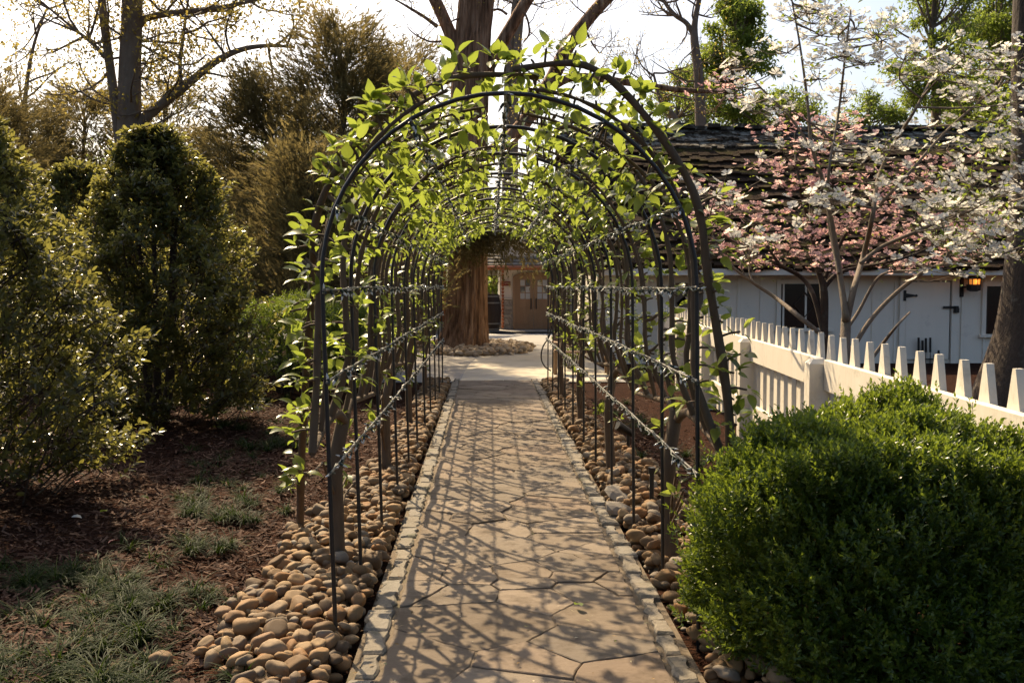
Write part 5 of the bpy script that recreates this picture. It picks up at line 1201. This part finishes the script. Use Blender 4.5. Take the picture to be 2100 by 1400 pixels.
for px, py, s, w in ((500, 1405, 1.05, 'larger one'), (540, 1395, .9, 'smaller one')): tuft(px, py, s, 'sunlit lilyturf tuft at the front end of the left stone bed, ' + w)
for px, py in ((268, 1130), (310, 1150), (330, 1165), (250, 1115), (355, 1290), (415, 1245), (475, 1235), (290, 1370), (260, 1390)): tuft(px, py, 1.0, 'thin pale lilyturf sprout standing alone on the mulch', True)
g = np.random.default_rng(300); n = 70000
yy = 3.2 + 10.5 * g.random(n) ** 1.6; xx = -.95 - g.random(n) * (1.2 + yy * .62)
keep = np.array([not left_bed(a, b) for a, b in zip(xx, yy)]); xx, yy = xx[keep], yy[keep]
xr = g.uniform(1.15, 2.3, 5000); yr = g.uniform(4, 14, 5000); xx = np.concatenate([xx, xr]); yy = np.concatenate([yy, yr]); n = len(xx)
zg = np.where((xx > -1.9), -.028, .025 * np.sin(xx * 2.1 + 1.3 * np.sin(yy * 1.1)) * np.cos(yy * 1.7 + xx * .6) + .015 * np.sin(xx * 5.3 + yy * 3.1) + .03 * np.clip((-1.6 - xx) / 2, 0, 2))
P = np.stack([xx, yy, zg + g.uniform(.002, .022, n)], 1); a = g.random(n) * 6.283
CH = (np.array([(-.1, 0, 0), (.1, .04, .01), (.13, .95, .0), (-.08, 1, -.01)]), [np.array([(0, 1, 2, 3)])])
mb = MB(); scatter(mb, CH, P, np.stack([np.cos(a), np.sin(a), g.normal(0, .3, n)], 1), np.stack([g.normal(0, .35, n), g.normal(0, .35, n), np.ones(n)], 1), g.uniform(.015, .075, n)); build(mb, 'mulch_chips', M['chip'], None, kind='stuff', label='loose red brown bark mulch chips on the planting bed', cat='mulch')
for px, py, lab, mt in ((287, 1032, 'green fallen leaf on sunlit mulch', 'leaf_green'), (220, 1062, 'yellow green fallen leaf on sunlit mulch', 'leaf_dog'), (245, 1124, 'red brown fallen leaf at the edge of the lilyturf', 'sign_red'), (160, 1000, 'pale dry fallen leaf on sunlit mulch, left', 'bract_pink'), (146, 1075, 'white fallen petal on the mulch', 'bract_white'), (1193, 1263, 'green fallen leaf on the flagstones', 'leaf_green')):
    p = ground(px, py); me = bpy.data.meshes.new('fallen_leaf'); b = MB(); b.add(L_HOLLY[0] * np.array([1.2, 1, 2]), L_HOLLY[1][0]); me = b.mesh('fallen_leaf', M[mt])
    tag(link('fallen_leaf', me, None, Matrix.Translation((p.x, p.y, .05)) @ Euler((rnd.uniform(-.2, .2), .2, rnd.uniform(0, 6))).to_matrix().to_4x4() @ Matrix.Diagonal((.07, .07, .07, 1))), lab, 'leaf')


g = np.random.default_rng(310); mb = MB(); n = 260
lx_ = np.where(g.random(n) < .5, g.choice([-1, 1], n) * g.uniform(.5, .72, n), g.uniform(-.6, .6, n)); ly_ = 3.4 + 10 * g.random(n) ** 1.5
a = g.random(n) * 6.283
scatter(mb, L_SIMPLE, np.stack([lx_, ly_, np.full(n, .034) + g.uniform(0, .006, n)], 1), np.stack([np.cos(a), np.sin(a), g.normal(0, .1, n)], 1), np.stack([g.normal(0, .2, n), g.normal(0, .2, n), np.ones(n)], 1), g.uniform(.008, .03, n))
build(mb, 'leaf_litter', M['litter'], None, kind='stuff', label='small dry bits of leaf and petal scattered on the path', cat='leaf litter')
